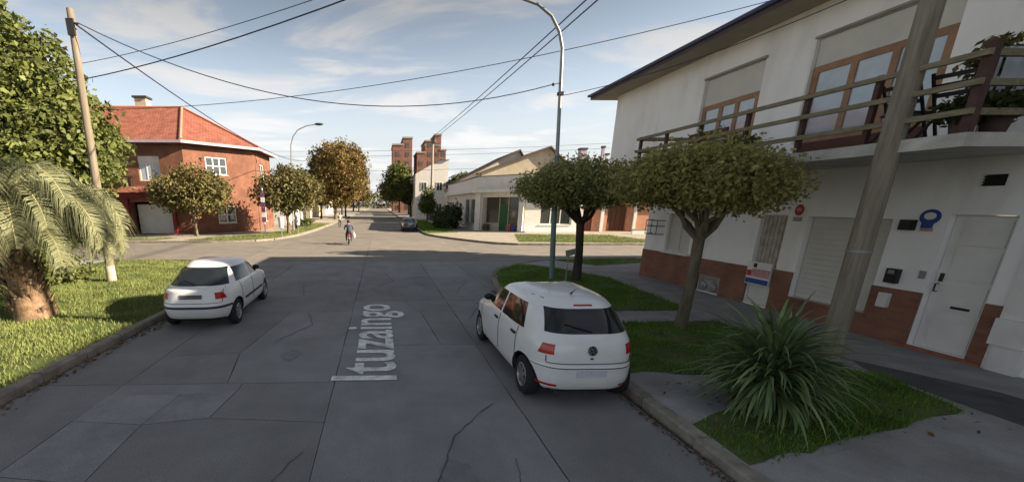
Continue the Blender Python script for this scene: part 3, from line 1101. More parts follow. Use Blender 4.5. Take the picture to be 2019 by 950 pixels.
d.tube([F1.P(sy(6.955), 1.36, -0.09), F1.P(sy(6.955), 1.36, -0.03), F1.P(sy(6.955), 1.22, -0.03), F1.P(sy(6.955), 1.22, -0.09)], 0.012, 6)
d.build('door_handle', M['iron'], door)
d = MB(); F1.box(d, sy(7.18), sy(7.10), 1.42, 1.56, 0.002, 0.03); d.build('doorbell_panel', M['steel'], bld)
gd = MB(); F1.box(gd, sy(5.08), sy(1.62), 0.14, 2.58, -0.48, -0.42)
gdo = gd.build('garage_door', M['iron'], bld)
vt = MB(); F1.box(vt, sy(6.82), sy(6.54), 3.045, 3.225, -0.075, -0.06)
vo = vt.build('vent_grille', M['iron'], bld)
for i in range(4):
    d = MB(); F1.box(d, sy(6.82), sy(6.54), 3.055 + i * 0.043, 3.075 + i * 0.043, -0.058, -0.03); d.build('louvre', M['black'], vo)
gm = MB(); F1.box(gm, sy(12.35), sy(11.51), 0.145, 0.635, -0.055, -0.04)
gmo = gm.build('gas_meter_niche', M['concrete'], bld)
for q in (0.14, 0.52):
    d = MB(); d.ball(F1.P(sy(12.35) + q + 0.08, 0.30, -0.0), (0.02, 0.13, 0.12)); d.build('gas_meter', M['steel'], gmo, 40)
d = MB(); d.tube([F1.P(sy(12.2), 0.40, 0.0), F1.P(sy(12.2), 0.56, 0.0), F1.P(sy(11.75), 0.56, 0.0), F1.P(sy(11.75), 0.40, 0.0)], 0.014, 6); d.build('pipe', M['steel'], gmo)

# upper windows: masonry shutter box above, wooden frame and panes below
F2 = Face((WX, 18.46), (WX, -14.0))


def s2(y):
    return 18.46 - y


for (ya, yb, z0, zg, zt, nx) in ((13.5, 11.54, 4.32, 5.66, 6.40, 3), (10.22, 7.77, 4.16, 5.80, 6.38, 3)):
    d = MB(); F2.box(d, s2(ya), s2(yb), zg + 0.01, zt, -0.095, -0.045)
    d.build('shutter_box', M['shutter'], bld)
    d = MB(); F2.box(d, s2(ya) - 0.05, s2(yb) + 0.05, zt + 0.022, zt + 0.075, 0.002, 0.06); d.build('drip_moulding', M['concrete'], bld)
    d = MB(); F2.box(d, s2(ya) - 0.07, s2(ya) - 0.02, z0, zt + 0.02, 0.002, 0.03); d.build('edge_moulding', M['white_paint'], bld)
    window(F2, s2(ya), s2(yb), z0, zg, -0.03, bld, M['wood_frame'], M['curtain_glass'], nx, 1, 0.13, 'window')
d = MB(); F2.box(d, s2(10.22), s2(7.77), 3.75, 4.155, -0.09, -0.03); d.build('wooden_apron', M['dark_wood'], bld)

# eave and hipped roof
EX, EY, EZ = 9.18, 19.05, 7.12
rf = MB()
rf.add([(EX, EY, EZ), (EX, -14.8, EZ), (WX + 0.02, -14.8, EZ + 0.02), (WX + 0.02, 18.44, EZ + 0.02), (41, EY, EZ), (41, 18.44, EZ + 0.02)],
       [(0, 1, 2, 3), (4, 0, 3, 5)])
rf.build('soffit', M['soffit'], bld)
rf = MB()
rf.add([(EX, EY, EZ + 0.003), (EX, EY, EZ + 0.20), (EX, -14.8, EZ + 0.20), (EX, -14.8, EZ + 0.003)], [(0, 1, 2, 3)])
rf.add([(41, EY, EZ + 0.003), (41, EY, EZ + 0.20), (EX, EY, EZ + 0.20), (EX, EY, EZ + 0.003)], [(0, 1, 2, 3)])
rf.build('fascia', M['fascia'], bld)
gt = MB()
gt.tube([(EX - 0.05, EY + 0.05, EZ + 0.17), (EX - 0.05, -14.8, EZ + 0.17)], 0.055, 8)
gt.tube([(41, EY + 0.05, EZ + 0.17), (EX - 0.10, EY + 0.05, EZ + 0.17)], 0.055, 8)
gt.build('gutter', M['gutter'], bld)
rf = MB()
rf.add([(EX - 0.02, EY + 0.02, EZ + 0.204), (EX - 0.02, -14.9, EZ + 0.204), (16.5, -14.9, 9.6), (16.5, 11.8, 9.6), (41, EY + 0.02, EZ + 0.204), (41, 11.8, 9.6)],
       [(0, 3, 2, 1), (4, 5, 3, 0)])
rf.add([(16.5, -14.9, 9.6), (41, -14.9, 9.6), (41, 11.8, 9.6), (16.5, 11.8, 9.6)], [(0, 1, 2, 3)])
rf.build('roof', M['roof_dark'], bld)

# balcony, a part of the building with its own sub-parts
BX, BY0, BY1 = 7.98, 5.70, 13.2
bl = MB()
bl.box(BX, WX - 0.003, BY0, BY1, 3.52, 3.70)
bal = bl.build('balcony_slab', mat('pale_weathered_slab', (0.52, 0.50, 0.45), 0.9, 0.2, 2, 0.3, 30, stain=((1.5, 1.5, 3), 0.6, (0.24, 0.21, 0.16))), bld)
post_y = [13.1, 11.95, 10.70, 9.35, 8.10, 6.98]
for py in post_y:
    d = MB(); d.box(BX + 0.03, BX + 0.10, py - 0.037, py + 0.037, 3.702, 4.74)
    d.build('post', M['post_wood'], bal)
d = MB(); d.box(BX + 0.03, BX + 0.13, 5.73, 5.83, 3.702, 4.82); d.build('post', M['post_wood'], bal)
for z in (4.68, 4.33, 3.97):
    d = MB(); d.box(BX - 0.03, BX + 0.028, 5.72, 13.2, z - 0.038, z + 0.038); d.build('rail', M['rail_wood'], bal)
    d = MB(); d.box(BX + 0.132, WX - 0.004, 5.75, 5.81, z - 0.042, z + 0.042); d.build('rail', M['rail_wood'], bal)
    d = MB(); d.box(BX + 0.132, WX - 0.004, 13.1, 13.16, z - 0.05, z + 0.05); d.build('rail', M['rail_wood'], bal)
# unseen water tank on the flat roof, added for its shadow on the left lawn
tk = thing('unseen_water_tank', 'round water tank standing on the roof of the white corner building', 'water tank', (16.9, 6.6, 9.6))
d = MB(); d.lathe([(0.01, 0.4), (0.75, 0.4), (0.78, 0.6), (0.78, 1.9), (0.6, 2.15), (0.2, 2.25), (0.01, 2.25)], 24); d.build('tank', M['concrete'], tk, 40)
for a in range(4):
    d = MB(); d.box(-0.06 + 0.5 * math.cos(a * PI / 2 + .78), 0.06 + 0.5 * math.cos(a * PI / 2 + .78), -0.06 + 0.5 * math.sin(a * PI / 2 + .78), 0.06 + 0.5 * math.sin(a * PI / 2 + .78), 0.0, 0.398)
    d.build('leg', M['iron'], tk)


# things on the wall
def on_wall(name, label, cat, y0, y1, z0, z1, pieces, k=0.03):
    t = thing(name, label, cat, (WX, (y0 + y1) / 2, z0), world=True)
    d = MB(); F1.box(d, sy(y1), sy(y0), z0, z1, 0.003, k)
    d.build(pieces[0][0], M[pieces[0][1]], t)
    for (nm, mm, a0, a1, b0, b1, kk) in pieces[1:]:
        d = MB(); F1.box(d, sy(y1 - (y1 - y0) * a0), sy(y1 - (y1 - y0) * a1), z0 + (z1 - z0) * b0, z0 + (z1 - z0) * b1, k + 0.001, k + kk)
        d.build(nm, M[mm], t)
    return t


on_wall('electricity_meter', 'small dark electricity meter box on the white wall left of the front door', 'meter', 7.45, 7.64, 1.26, 1.54,
        [('box', 'iron'), ('cover', 'black', 0.12, 0.88, 0.12, 0.6, 0.02), ('dial', 'steel', 0.25, 0.75, 0.66, 0.9, 0.012)], 0.09)
on_wall('mailbox', 'white letterbox fixed to the brick plinth left of the front door', 'mailbox', 7.47, 7.63, 0.78, 1.06,
        [('body', 'white_paint'), ('flap', 'cream', 0.1, 0.9, 0.72, 0.9, 0.012)], 0.11)
on_wall('wall_junction_box', 'black square box high on the wall beside the blue oval sign', 'junction box', 7.46, 7.66, 2.28, 2.47,
        [('box', 'black'), ('cover', 'iron', 0.1, 0.9, 0.1, 0.9, 0.012)], 0.10)
on_wall('estate_sign', 'white, pink and blue notice board on the brick plinth below the narrow shutter', 'sign', 10.0, 10.68, 0.68, 1.27,
        [('board', 'white_paint'), ('lettering_band', 'sign_pink', 0.22, 0.98, 0.34, 0.70, 0.006), ('red_block', 'sign_red', 0.02, 0.21, 0.36, 0.62, 0.006),
         ('blue_band', 'sign_blue', 0.02, 0.98, 0.04, 0.26, 0.006), ('dark_mark', 'iron', 0.25, 0.40, 0.76, 0.94, 0.006)], 0.05)
t = thing('oval_sign', 'blue oval ring sign with white centre beside the front door', 'sign', (WX, 7.30, 2.33), world=True)


def disc(face, s, z, rs, rz, k0, k1, n=28):
    d = MB()
    v = []
    for k in (k0, k1):
        for i in range(n):
            a = 2 * PI * i / n
            v.append(face.P(s + rs * math.cos(a), z + rz * math.sin(a), k))
    d.add(v, [tuple(range(n)), tuple(reversed(range(n, 2 * n)))] + [(i, n + i, n + (i + 1) % n, (i + 1) % n) for i in range(n)])
    return d


disc(F1, sy(7.30), 2.53, 0.145, 0.135, 0.003, 0.02).build('ring', M['sign_blue'], t)
disc(F1, sy(7.295), 2.545, 0.085, 0.065, 0.021, 0.026).build('centre', M['white_paint'], t)
d = MB(); F1.box(d, sy(7.39), sy(7.23), 2.33, 2.43, 0.003, 0.018); d.build('lower_panel', M['sign_blue'], t)
d = MB(); F1.box(d, sy(7.39), sy(7.21), 2.27, 2.325, 0.003, 0.014); d.build('pink_strip', M['sign_pink'], t)
t = thing('round_red_sign', 'small red and white round sign above the gap between the shutters', 'sign', (WX, 9.70, 2.34), world=True)
disc(F1, sy(9.70), 2.62, 0.10, 0.13, 0.003, 0.02).build('disc', M['sign_red'], t)
disc(F1, sy(9.70), 2.63, 0.06, 0.045, 0.021, 0.025).build('centre', M['sign_pink'], t)
d = MB(); F1.box(d, sy(9.80), sy(9.60), 2.36, 2.46, 0.003, 0.016); d.build('base_panel', M['steel'], t)
t = thing('wall_lantern', 'black wall lantern under the balcony beside the tree crown', 'lantern', (WX, 10.2, 3.0), world=True)
d = MB(); d.tube([(WX - 0.01, 10.2, 3.25), (WX - 0.20, 10.2, 3.28), (WX - 0.22, 10.2, 3.2)], 0.015, 6); d.build('bracket', M['black'], t)
d = MB(); d.lathe([(0.02, 0.22), (0.10, 0.17), (0.085, 0.0), (0.03, -0.03)], 8, (WX - 0.22, 10.2, 3.0)); d.build('lamp_shade', M['iron'], t)
t = thing('window_cage', 'black iron bracket cage on the far end of the ground-floor wall behind the tree', 'bracket', (WX, 14.5, 1.7), world=True)
d = MB()
for z in (1.72, 2.0, 2.2):
    d.tube([(WX - 0.004, 14.9, z), (WX - 0.28, 14.9, z), (WX - 0.28, 14.3, z), (WX - 0.004, 14.3, z)], 0.014, 6)
for y in (14.9, 14.6, 14.3):
    d.tube([(WX - 0.28, y, 1.72), (WX - 0.28, y, 2.2)], 0.012, 6)
d.build('bars', M['iron'], t)

# things standing on the balcony
ZB = 3.704


def folding_chair(loc, rz, label):
    t = thing('folding_chair', label, 'chair', loc, rz, 'folding chairs on the balcony')
    for s in (-1, 1):
        d = MB(); d.bar((s * 0.22, -0.25, 0), (s * 0.22, 0.22, 0.92), 0.03, 0.03); d.build('frame', M['black'], t)
        d = MB(); d.bar((s * 0.20, 0.26, 0), (s * 0.20, -0.20, 0.47), 0.028, 0.028); d.build('leg', M['black'], t)
    d = MB(); d.box(-0.21, 0.21, -0.24, 0.14, 0.44, 0.475); d.build('seat', M['iron'], t)
    for z in (0.62, 0.74, 0.86):
        y = -0.25 + 0.47 * z / 0.92
        d = MB(); d.box(-0.21, 0.21, y - 0.012, y + 0.012, z - 0.03, z + 0.03); d.build('back_slat', M['black'], t)
    return t


folding_chair((8.55, 6.95, ZB), R(95), 'black folding chair on the balcony just right of the utility pole')
folding_chair((8.5, 6.3, ZB), R(100), 'black folding chair on the balcony nearest the balcony corner')


def pot_plant(loc, r, h, ph, m, label, name='potted_plant', n=900, group='potted plants on the balcony', ls=0.08):
    t = thing(name, label, 'plant', loc, 0, group)
    d = MB(); d.lathe([(0.01, 0), (r * 0.7, 0), (r, h * 0.9), (r * 1.08, h * 0.9), (r * 1.08, h), (r * 0.9, h), (r * 0.9, h * 0.85), (0.01, h * 0.85)], 14)
    d.build('pot', M['pot'], t, 35)
    P, U, V = foliage([(0, 0, h + ph * 0.5, r * 1.5, r * 1.5, ph * 0.6)], n, ls, 0.15, 0.2)
    link('foliage', quads_mesh('foliage', P, U, V, m), t)
    return t


pot_plant((8.8, 6.02, ZB), 0.15, 0.26, 0.26, M['leaf_shrub'], 'dark leafy plant in a pot in the balcony corner')
pot_plant((8.36, 6.05, ZB), 0.14, 0.24, 0.24, M['leaf_shrub'], 'bushy potted plant beside the end rail of the balcony')
pot_plant((8.5, 9.9, ZB), 0.16, 0.26, 0.28, M['leaf_shrub'], 'low potted plant on the balcony left of the tall window')
pot_plant((9.2, 6.5, ZB + 0.55), 0.16, 0.24, 0.62, M['leaf_olive'], 'yellowish plant rising above the top rail of the balcony', n=700)
t = thing('plant_stand', 'iron stand under the yellowish plant on the balcony', 'stand', (9.2, 6.5, ZB))
d = MB(); d.lathe([(0.01, 0.52), (0.22, 0.52), (0.22, 0.546), (0.01, 0.546)], 16); d.build('top', M['iron'], t)
for k in range(3):
    a = k * 2.1
    d = MB(); d.bar((0.2 * math.cos(a), 0.2 * math.sin(a), 0), (0.15 * math.cos(a), 0.15 * math.sin(a), 0.518), 0.025, 0.025); d.build('leg', M['iron'], t)
t = thing('garden_bench', 'low red-brown wooden bench at the far end of the balcony', 'bench', (8.55, 11.4, ZB))
d = MB(); d.box(-0.25, 0.25, -0.65, 0.65, 0.40, 0.45); d.build('seat', M['dark_wood'], t)
for z in (0.60, 0.74, 0.88):
    d = MB(); d.box(0.20, 0.25, -0.65, 0.65, z - 0.05, z + 0.05); d.build('back_slat', M['dark_wood'], t)
for x in (-0.2, 0.2):
    for y in (-0.6, 0.6):
        d = MB(); d.box(x - 0.03, x + 0.03, y - 0.03, y + 0.03, 0, 0.398); d.build('leg', M['dark_wood'], t)
t = thing('laundry_rack', 'white metal rack with pale cloth behind the balcony corner post', 'rack', (9.15, 6.12, ZB))
for s in (-1, 1):
    d = MB(); d.tube([(s * 0.45, 0, 0), (s * 0.45, 0, 1.15)], 0.015, 6); d.build('post', M['steel'], t)
d = MB(); d.tube([(-0.45, 0, 1.15), (0.45, 0, 1.15)], 0.012, 6); d.build('rail', M['steel'], t)
d = MB()
for i in range(8):
    x0, x1 = -0.40 + i * 0.1, -0.30 + i * 0.1
    a0, a1 = 0.03 * math.sin(i * 1.9), 0.03 * math.sin((i + 1) * 1.9)
    d.add([(x0, a0, 0.45), (x1, a1, 0.45), (x1, a1 * 0.3, 1.165), (x0, a0 * 0.3, 1.165)], [(0, 1, 2, 3)])
cl = d.build('hanging_cloth', M['dish'])
cl.location = (9.15, 6.105, ZB)
tag(cl, 'pale blue-white cloth hung over the rack on the balcony', 'cloth')

# ------------------------------------------------------------------ trees
def limb_pts(a, b, k=4, wob=0.06):
    a, b = Vector(a), Vector(b)
    out = []
    for i in range(k + 1):
        t = i / k
        p = a.lerp(b, t)
        if 0 < i < k:
            p += Vector((random.uniform(-1, 1), random.uniform(-1, 1), random.uniform(-1, 1))) * wob * (b - a).length
        out.append(p)
    return out


def tree(name, label, loc, trunk_h, r0, blobs, n, size, leaf_m, bark_m, group=None, clump=0.35, shell=0.5, lean=(0, 0), limbs=True, flat=None):
    t = thing(name, label, 'tree', loc, 0, group)
    mb = MB()
    top = Vector((lean[0], lean[1], trunk_h))
    pts = [Vector((0, 0, -0.1)), Vector((lean[0] * .05, lean[1] * .05, trunk_h * 0.08)), Vector((lean[0] * .45 + .03, lean[1] * .45, trunk_h * 0.5)), top]
    mb.tube(pts, [r0 * 1.5, r0 * 1.05, r0 * 0.85, r0 * 0.9], 10)
    if limbs:
        for b in blobs:
            c = Vector(b[:3])
            mb.tube(limb_pts(top - Vector((0, 0, 0.08)), c, 4), [r0 * 0.6, r0 * 0.42, r0 * 0.3, r0 * 0.2, r0 * 0.09], 7)
            for k in range(3):
                e = c + Vector((random.uniform(-1, 1) * b[3], random.uniform(-1, 1) * b[4], random.uniform(-.2, 1) * b[5])) * 0.75
                mb.tube(limb_pts(top.lerp(c, 0.6), e, 3), [r0 * 0.25, r0 * 0.18, r0 * 0.1, r0 * 0.04], 5)
    mb.build('trunk', bark_m, t, 50)
    P, U, V = foliage(blobs, n, size, clump, shell)
    if flat is not None:
        k = P[:, 2] < flat[0] + flat[1] * np.hypot(P[:, 0] - lean[0], P[:, 1] - lean[1]) + RNG.normal(size=len(P)) * 0.06
        P, U, V = P[~k], U[~k], V[~k]
    link('crown', quads_mesh('crown', P, U, V, leaf_m), t)
    return t


def dome_blobs(rx, ry, z, rz, n=9, seed=0, br=0.45):
    rr = random.Random(seed)
    out = [(0, 0, z + rz * 0.25, rx * 0.6, ry * 0.6, rz * 0.72)]
    for i in range(n):
        a = 2 * PI * i / n + rr.uniform(-0.25, 0.25)
        q = rr.uniform(0.52, 0.66)
        out.append((rx * q * math.cos(a), ry * q * math.sin(a), z + rz * rr.uniform(-0.25, 0.15), rx * br, ry * br, rz * rr.uniform(0.5, 0.68)))
    return out


# two pruned trees on the right verge
b1 = [(x - 0.12, y, z, a, b, c) for x, y, z, a, b, c in dome_blobs(1.44, 1.6, 3.10, 0.80, 11, 3)]
tree('pruned_tree', 'pruned round-headed street tree with a pale trunk nearest the white building', (6.66, 8.4, 0.12), 1.98, 0.115, b1, 42000, 0.060, M['leaf_tree'], M['bark'],
     'pruned street trees on the right verge', 0.26, 0.45, (0.04, 0), flat=(1.98, 0.42))
b2 = [(x - 0.42, y, z, a, b, c) for x, y, z, a, b, c in dome_blobs(2.1, 2.0, 3.20, 0.95, 10, 5)]
tree('pruned_tree', 'darker pruned street tree with a black trunk behind the lamp post', (7.08, 14.2, 0.12), 2.05, 0.15, b2, 34000, 0.080, M['leaf_dark'], M['bark_dark'],
     'pruned street trees on the right verge', 0.28, 0.45, (-0.10, 0), flat=(2.0, 0.40))

# big dense tree behind the palm
bb = []
rr = random.Random(21)
for (x, y, z, r) in [(0, 0, 6.0, 3.4), (1.9, -0.4, 5.2, 2.5), (-1.8, 0.3, 7.0, 3.2), (0.3, 0, 8.6, 2.7), (-1.6, -0.5, 10.0, 2.6), (-3.6, 0.5, 8.2, 3.0), (2.7, -0.2, 4.4, 1.7), (1.4, 0.2, 6.9, 2.4),
                     (-3.8, -0.6, 5.0, 2.6), (-1.0, -1.6, 4.4, 2.2), (1.0, -1.8, 4.6, 1.9), (-2.2, 0.2, 11.6, 2.0), (3.1, 0.6, 5.6, 1.5)]:
    bb.append((x, y, z, r, r, r * 0.86))
    for k in range(5):
        a, e = rr.uniform(0, 2 * PI), rr.uniform(-0.5, 1.2)
        bb.append((x + r * .75 * math.cos(a) * math.cos(e), y + r * .75 * math.sin(a) * math.cos(e), z + r * .65 * math.sin(e), r * .42, r * .42, r * .34))
tree('broadleaf_tree', 'tall dense green tree behind the wooden pole on the left corner', (-18.2, 22.9, 0.1), 3.4, 0.34, bb, 60000, 0.21, M['leaf_big'], M['bark'], None, 0.42, 0.72, (0, 0), limbs=False)

# street trees and garden trees beyond the crossing
tree('street_tree', 'olive-brown round street tree in front of the orange brick house', (-15.95, 36.0, 0.12), 1.7, 0.16,
     [(x, y, z, a, b, c) for x, y, z, a, b, c in dome_blobs(3.2, 2.8, 3.75, 2.3, 11, 8)], 12000, 0.20, M['leaf_olive'], M['bark'], 'street trees left of the far road', 0.5, 0.45)
tree('street_tree', 'olive street tree at the right end of the orange brick house', (-8.5, 38.4, 0.12), 1.6, 0.17,
     [(x + .25, y, z, a, b, c) for x, y, z, a, b, c in dome_blobs(3.1, 2.8, 3.8, 2.2, 11, 9)], 12000, 0.20, M['leaf_olive'], M['bark'], 'street trees left of the far road', 0.5, 0.45)
def round_blobs(rx, ry, zc, rz, n, seed):
    rr_ = random.Random(seed)
    out_ = [(0, 0, zc, rx * .72, ry * .72, rz * .72)]
    for i in range(n):
        z_ = 1 - 2 * (i + .5) / n
        a_ = i * 2.39996 + rr_.uniform(-.3, .3)
        q = math.sqrt(1 - z_ * z_) * rr_.uniform(0.60, 0.74)
        k_ = rr_.uniform(0.26, 0.38)
        out_.append((rx * q * math.cos(a_), ry * q * math.sin(a_), zc + rz * z_ * 0.68, rx * k_, ry * k_, rz * k_))
    return out_


tree('autumn_tree', 'tall round orange-brown autumn tree beside the far road', (-8.0, 75, 0.12), 3.0, 0.3,
     [(x + .7, y, z, a, b, c) for x, y, z, a, b, c in round_blobs(6.1, 5.4, 7.9, 5.9, 30, 77)], 32000, 0.30, M['leaf_orange'], M['bark'], 'autumn trees left of the far road', 0.6, 0.55, limbs=False)
tree('autumn_tree', 'small autumn tree just left of the tall orange one', (-10.6, 52, 0.12), 1.6, 0.15,
     [(x, y, z, a, b, c) for x, y, z, a, b, c in dome_blobs(2.3, 2.2, 3.4, 1.9, 8, 15)], 5000, 0.24, M['leaf_orange'], M['bark'], 'autumn trees left of the far road', 0.5, 0.45)
gb = dome_blobs(3.3, 3.3, 4.6, 2.3, 9, 16) + [(x * .8, y * .8, z + 2.6, a * .85, b * .85, c * .9) for x, y, z, a, b, c in dome_blobs(3.0, 3.0, 4.5, 2.2, 8, 17)]
tree('street_tree', 'tall green street tree right of the far road', (3.3 + 3.0, 85, 0.12), 2.4, 0.24,
     [(x * 1.12 - 2.6, y * 1.1, z * 1.2 - 0.2, a * 1.15, b * 1.1, c * 1.25) for x, y, z, a, b, c in gb], 13000, 0.32, M['leaf_green'], M['bark_dark'], 'street trees right of the far road', 0.7, 0.5)
tree('slender_tree', 'narrow dark green tree in front of the tall white house', (7.05, 62, 0.12), 1.2, 0.10,
     [(0, 0, 2.8, 1.1, 1.1, 1.5), (0.1, 0, 4.2, 0.8, 0.8, 1.1), (-0.5, 0, 2.3, 0.8, 0.8, 1.0), (0.5, 0.1, 2.4, 0.8, 0.8, 1.0)], 4000, 0.20, M['leaf_green'], M['bark_dark'], 'street trees right of the far road', 0.4, 0.4)
tree('garden_tree', 'round green tree top showing above the flat shop roof', (13.5, 72, 0.12), 3.6, 0.2,
     [(0, 0, 6.2, 1.6, 1.5, 1.5), (1.0, 0, 6.8, 1.2, 1.2, 1.2), (-1.2, 0, 5.6, 1.2, 1.2, 1.0), (1.6, 0, 5.7, 1.0, 1.0, 1.0)], 4000, 0.24, M['leaf_green'], M['bark_dark'], None, 0.4, 0.4)
tree('cypress_tree', 'dark conifer top behind the lamp at the orange house', (-13.5, 70, 0.1), 4.5, 0.22,
     [(0, 0, 6.5, 1.6, 1.6, 1.6), (1.0, 0, 7.0, 1.5, 1.5, 0.9), (-2.2, 0, 8.0, 1.5, 1.2, 0.8)], 4000, 0.26, M['leaf_shrub'], M['bark_dark'], None, 0.4, 0.3)
for i, (x, y, s, lb, mm) in enumerate(((-7.6, 92, 1.1, 'orange-tinted street tree just beyond the tall orange tree, overhanging the road', 'leaf_orange'), (-7.0, 138, 1.35, 'dark street tree at the narrowing of the road on the left', 'leaf_olive'), (6.6, 142, 1.4, 'green street tree at the narrowing of the road on the right', 'leaf_green'), (-11.0, 78, 1.0, 'autumn tree behind the tall orange tree at the far kerb', 'leaf_orange'), (-10.0, 110, 1.25, 'distant brownish street tree at the left far end of the road', 'leaf_olive'),
                                       (8.2, 118, 1.3, 'distant street tree behind the tall green one on the right', 'leaf_green'), (-10.5, 165, 1.6, 'farthest street tree left of the road end', 'leaf_olive'),
                                       (7.8, 170, 1.5, 'farthest street tree right of the road end', 'leaf_green'))):
    tree('street_tree', lb, (x, y, 0.12), 2.4 * s, 0.2 * s, [(a_ * s, b_ * s, c_ * s, d_ * s, e_ * s, f_ * s) for a_, b_, c_, d_, e_, f_ in dome_blobs(3.0, 3.0, 4.8, 2.6, 8, 30 + i)],
         4500, 0.34 * s, M[mm], M['bark_dark'], 'distant street trees', 0.7 * s, 0.4)
# trees of the side street, past the white building; their shade falls on the crossing
tree('street_tree', 'tall street tree round the corner beside the white building, on the side street', (17.2, 20.4, 0.12), 4.6, 0.2,
     dome_blobs(2.3, 1.5, 7.3, 2.2, 9, 41), 7000, 0.24, M['leaf_green'], M['bark'], None, 0.5, 0.35)


def shrub(loc, blobs, n, size, m, label, name='shrub', group=None):
    t = thing(name, label, 'shrub', loc, 0, group)
    mb = MB()
    for b in blobs:
        mb.tube(limb_pts((0, 0, -0.05), b[:3], 3), [0.04, 0.03, 0.02, 0.008], 5)
    mb.build('stem', M['bark_dark'], t)
    P, U, V = foliage(blobs, n, size, 0.2, 0.3)
    link('foliage', quads_mesh('foliage', P, U, V, m), t)
    return t


shrub((7.0, 46.0, 0.12), [(0, 0, 0.9, 1.1, 2.2, 0.9), (0.3, 3, 1.2, 1.2, 2.0, 1.2), (0.6, -1.0, 1.6, 0.9, 1.2, 1.2)], 4500, 0.16, M['leaf_shrub'], 'dark garden shrubs behind the parked dark car', group='garden shrubs')
shrub((8.4, 46.4, 0.12), [(0, 0, 1.5, 0.9, 1.2, 1.5), (0.2, 1.2, 1.2, 0.9, 1.2, 1.2)], 3000, 0.16, M['leaf_shrub'], 'dark tall shrub at the left end of the corner shop', group='garden shrubs')
shrub((-9.6, 50.0, 0.12), [(0, 0, 0.6, 0.9, 0.9, 0.6), (0.8, 0.8, 0.5, 0.8, 0.8, 0.5)], 1200, 0.15, M['leaf_green'], 'low green shrub by the far left kerb under the orange tree', group='garden shrubs')
shrub((-11.2, 14.2, 0.1), [(0, 0, 0.5, 1.2, 0.9, 0.55), (-1.6, 0.4, 0.7, 1.2, 1.0, 0.75), (-3, 0, 0.8, 1.2, 1.0, 0.8)], 5000, 0.12, M['leaf_big'], 'low bushes on the lawn behind the palm', group='garden shrubs')
hd = shrub((-15.5, 19.2, 0.1), [(x, 0, 0.9, 1.0, 0.7, 0.95) for x in (-8, -6.6, -5.2, -3.8, -2.4, -1.0, 0.4)], 9000, 0.13, M['leaf_big'], 'clipped hedge at the back of the left lawn', 'hedge')
hd['category'] = 'hedge'


# ------------------------------------------------------------------ feather palm on the left lawn
def frond_mesh(seed, length, rise, curl):
    rr_ = random.Random(seed)
    mb = MB()
    mb.cur = 0
    # rachis in the x-z plane, arching over
    pts = []
    a = rise
    p = Vector((0, 0, 0))
    N = 22
    for i in range(N + 1):
        pts.append(p.copy())
        st_ = length / N
        p = p + Vector((math.cos(a) * st_, 0, math.sin(a) * st_))
        a -= curl / N * (0.55 + 0.9 * i / N)
    mb.tube(pts, [0.030 * (1 - 0.85 * i / N) + 0.004 for i in range(N + 1)], 5)
    mb.cur = 1
    n = 84
    for i in range(n):
        t = 0.14 + 0.86 * i / (n - 1)
        q = t * N
        k = min(N - 1, int(q))
        base_ = pts[k].lerp(pts[k + 1], q - k)
        d = (pts[k + 1] - pts[k]).normalized()
        up = Vector((-d.z, 0, d.x))
        if up.z < 0:
            up = -up
        ll = length * 0.25 * (math.sin(PI * (0.18 + 0.74 * t)) ** 0.7) * rr_.uniform(0.85, 1.1)
        for s in (-1, 1):
            v = (Vector((0, s, 0)) * 0.85 + d * 0.55 + up * rr_.uniform(0.15, 0.5)).normalized()
            b1_ = base_ + v * ll * 0.45
            tip = base_ + v * ll * 0.85 + Vector((0, 0, -ll * rr_.uniform(0.45, 0.95)))
            w = Vector((d.x, 0, d.z)) * 0.0115
            mb.add([base_ - w, base_ + w, b1_ + w * 1.1, b1_ - w * 1.1], [(0, 1, 2, 3)])
            mb.add([b1_ - w * 1.1, b1_ + w * 1.1, tip], [(0, 1, 2)])
    return mb.mesh('frond', [M['rachis'], M['frond']])


palm = thing('feather_palm', 'squat feather palm with arching grey-green fronds on the left lawn', 'palm', (-8.32, 9.6, 0.12))
mb = MB()
mb.tube([(0, 0, -0.1), (0.0, 0, 0.25), (-0.05, 0, 0.7), (-0.12, 0, 1.3), (-0.14, 0, 2.05)], [0.42, 0.38, 0.32, 0.28, 0.18], 18)
mb.build('trunk', M['palm_dry'], palm, 50)
mb = MB()
for i in range(130):
    z = random.uniform(0.02, 1.55)
    a = random.uniform(0, 2 * PI)
    r = 0.32
    p = Vector((r * math.cos(a) - 0.09 * z, r * math.sin(a), z))
    o = Vector((math.cos(a), math.sin(a), 0))
    sd_ = Vector((-o.y, o.x, 0))
    L_ = random.uniform(0.16, 0.34)
    tip = p + o * L_ * 0.55 + Vector((0, 0, L_ * 0.75))
    mb.add([p - sd_ * 0.06, p + sd_ * 0.06, tip + sd_ * 0.03, tip - sd_ * 0.03, p + o * 0.05 - Vector((0, 0, 0.05))], [(0, 1, 2, 3), (0, 4, 1), (1, 4, 2), (0, 3, 4), (3, 2, 4)])
stuff(mb.build('leaf_bases', M['palm_dry'], palm))
variants = [frond_mesh(100 + i, 3.5 + 0.35 * (i % 4), R(68 + 6 * (i % 3)), R(176 + 11 * (i % 5))) for i in range(7)] + \
           [frond_mesh(120 + i, 3.2 + 0.25 * (i % 3), R(46 + 8 * (i % 3)), R(150 + 10 * (i % 3))) for i in range(5)]
ga = 2.39996
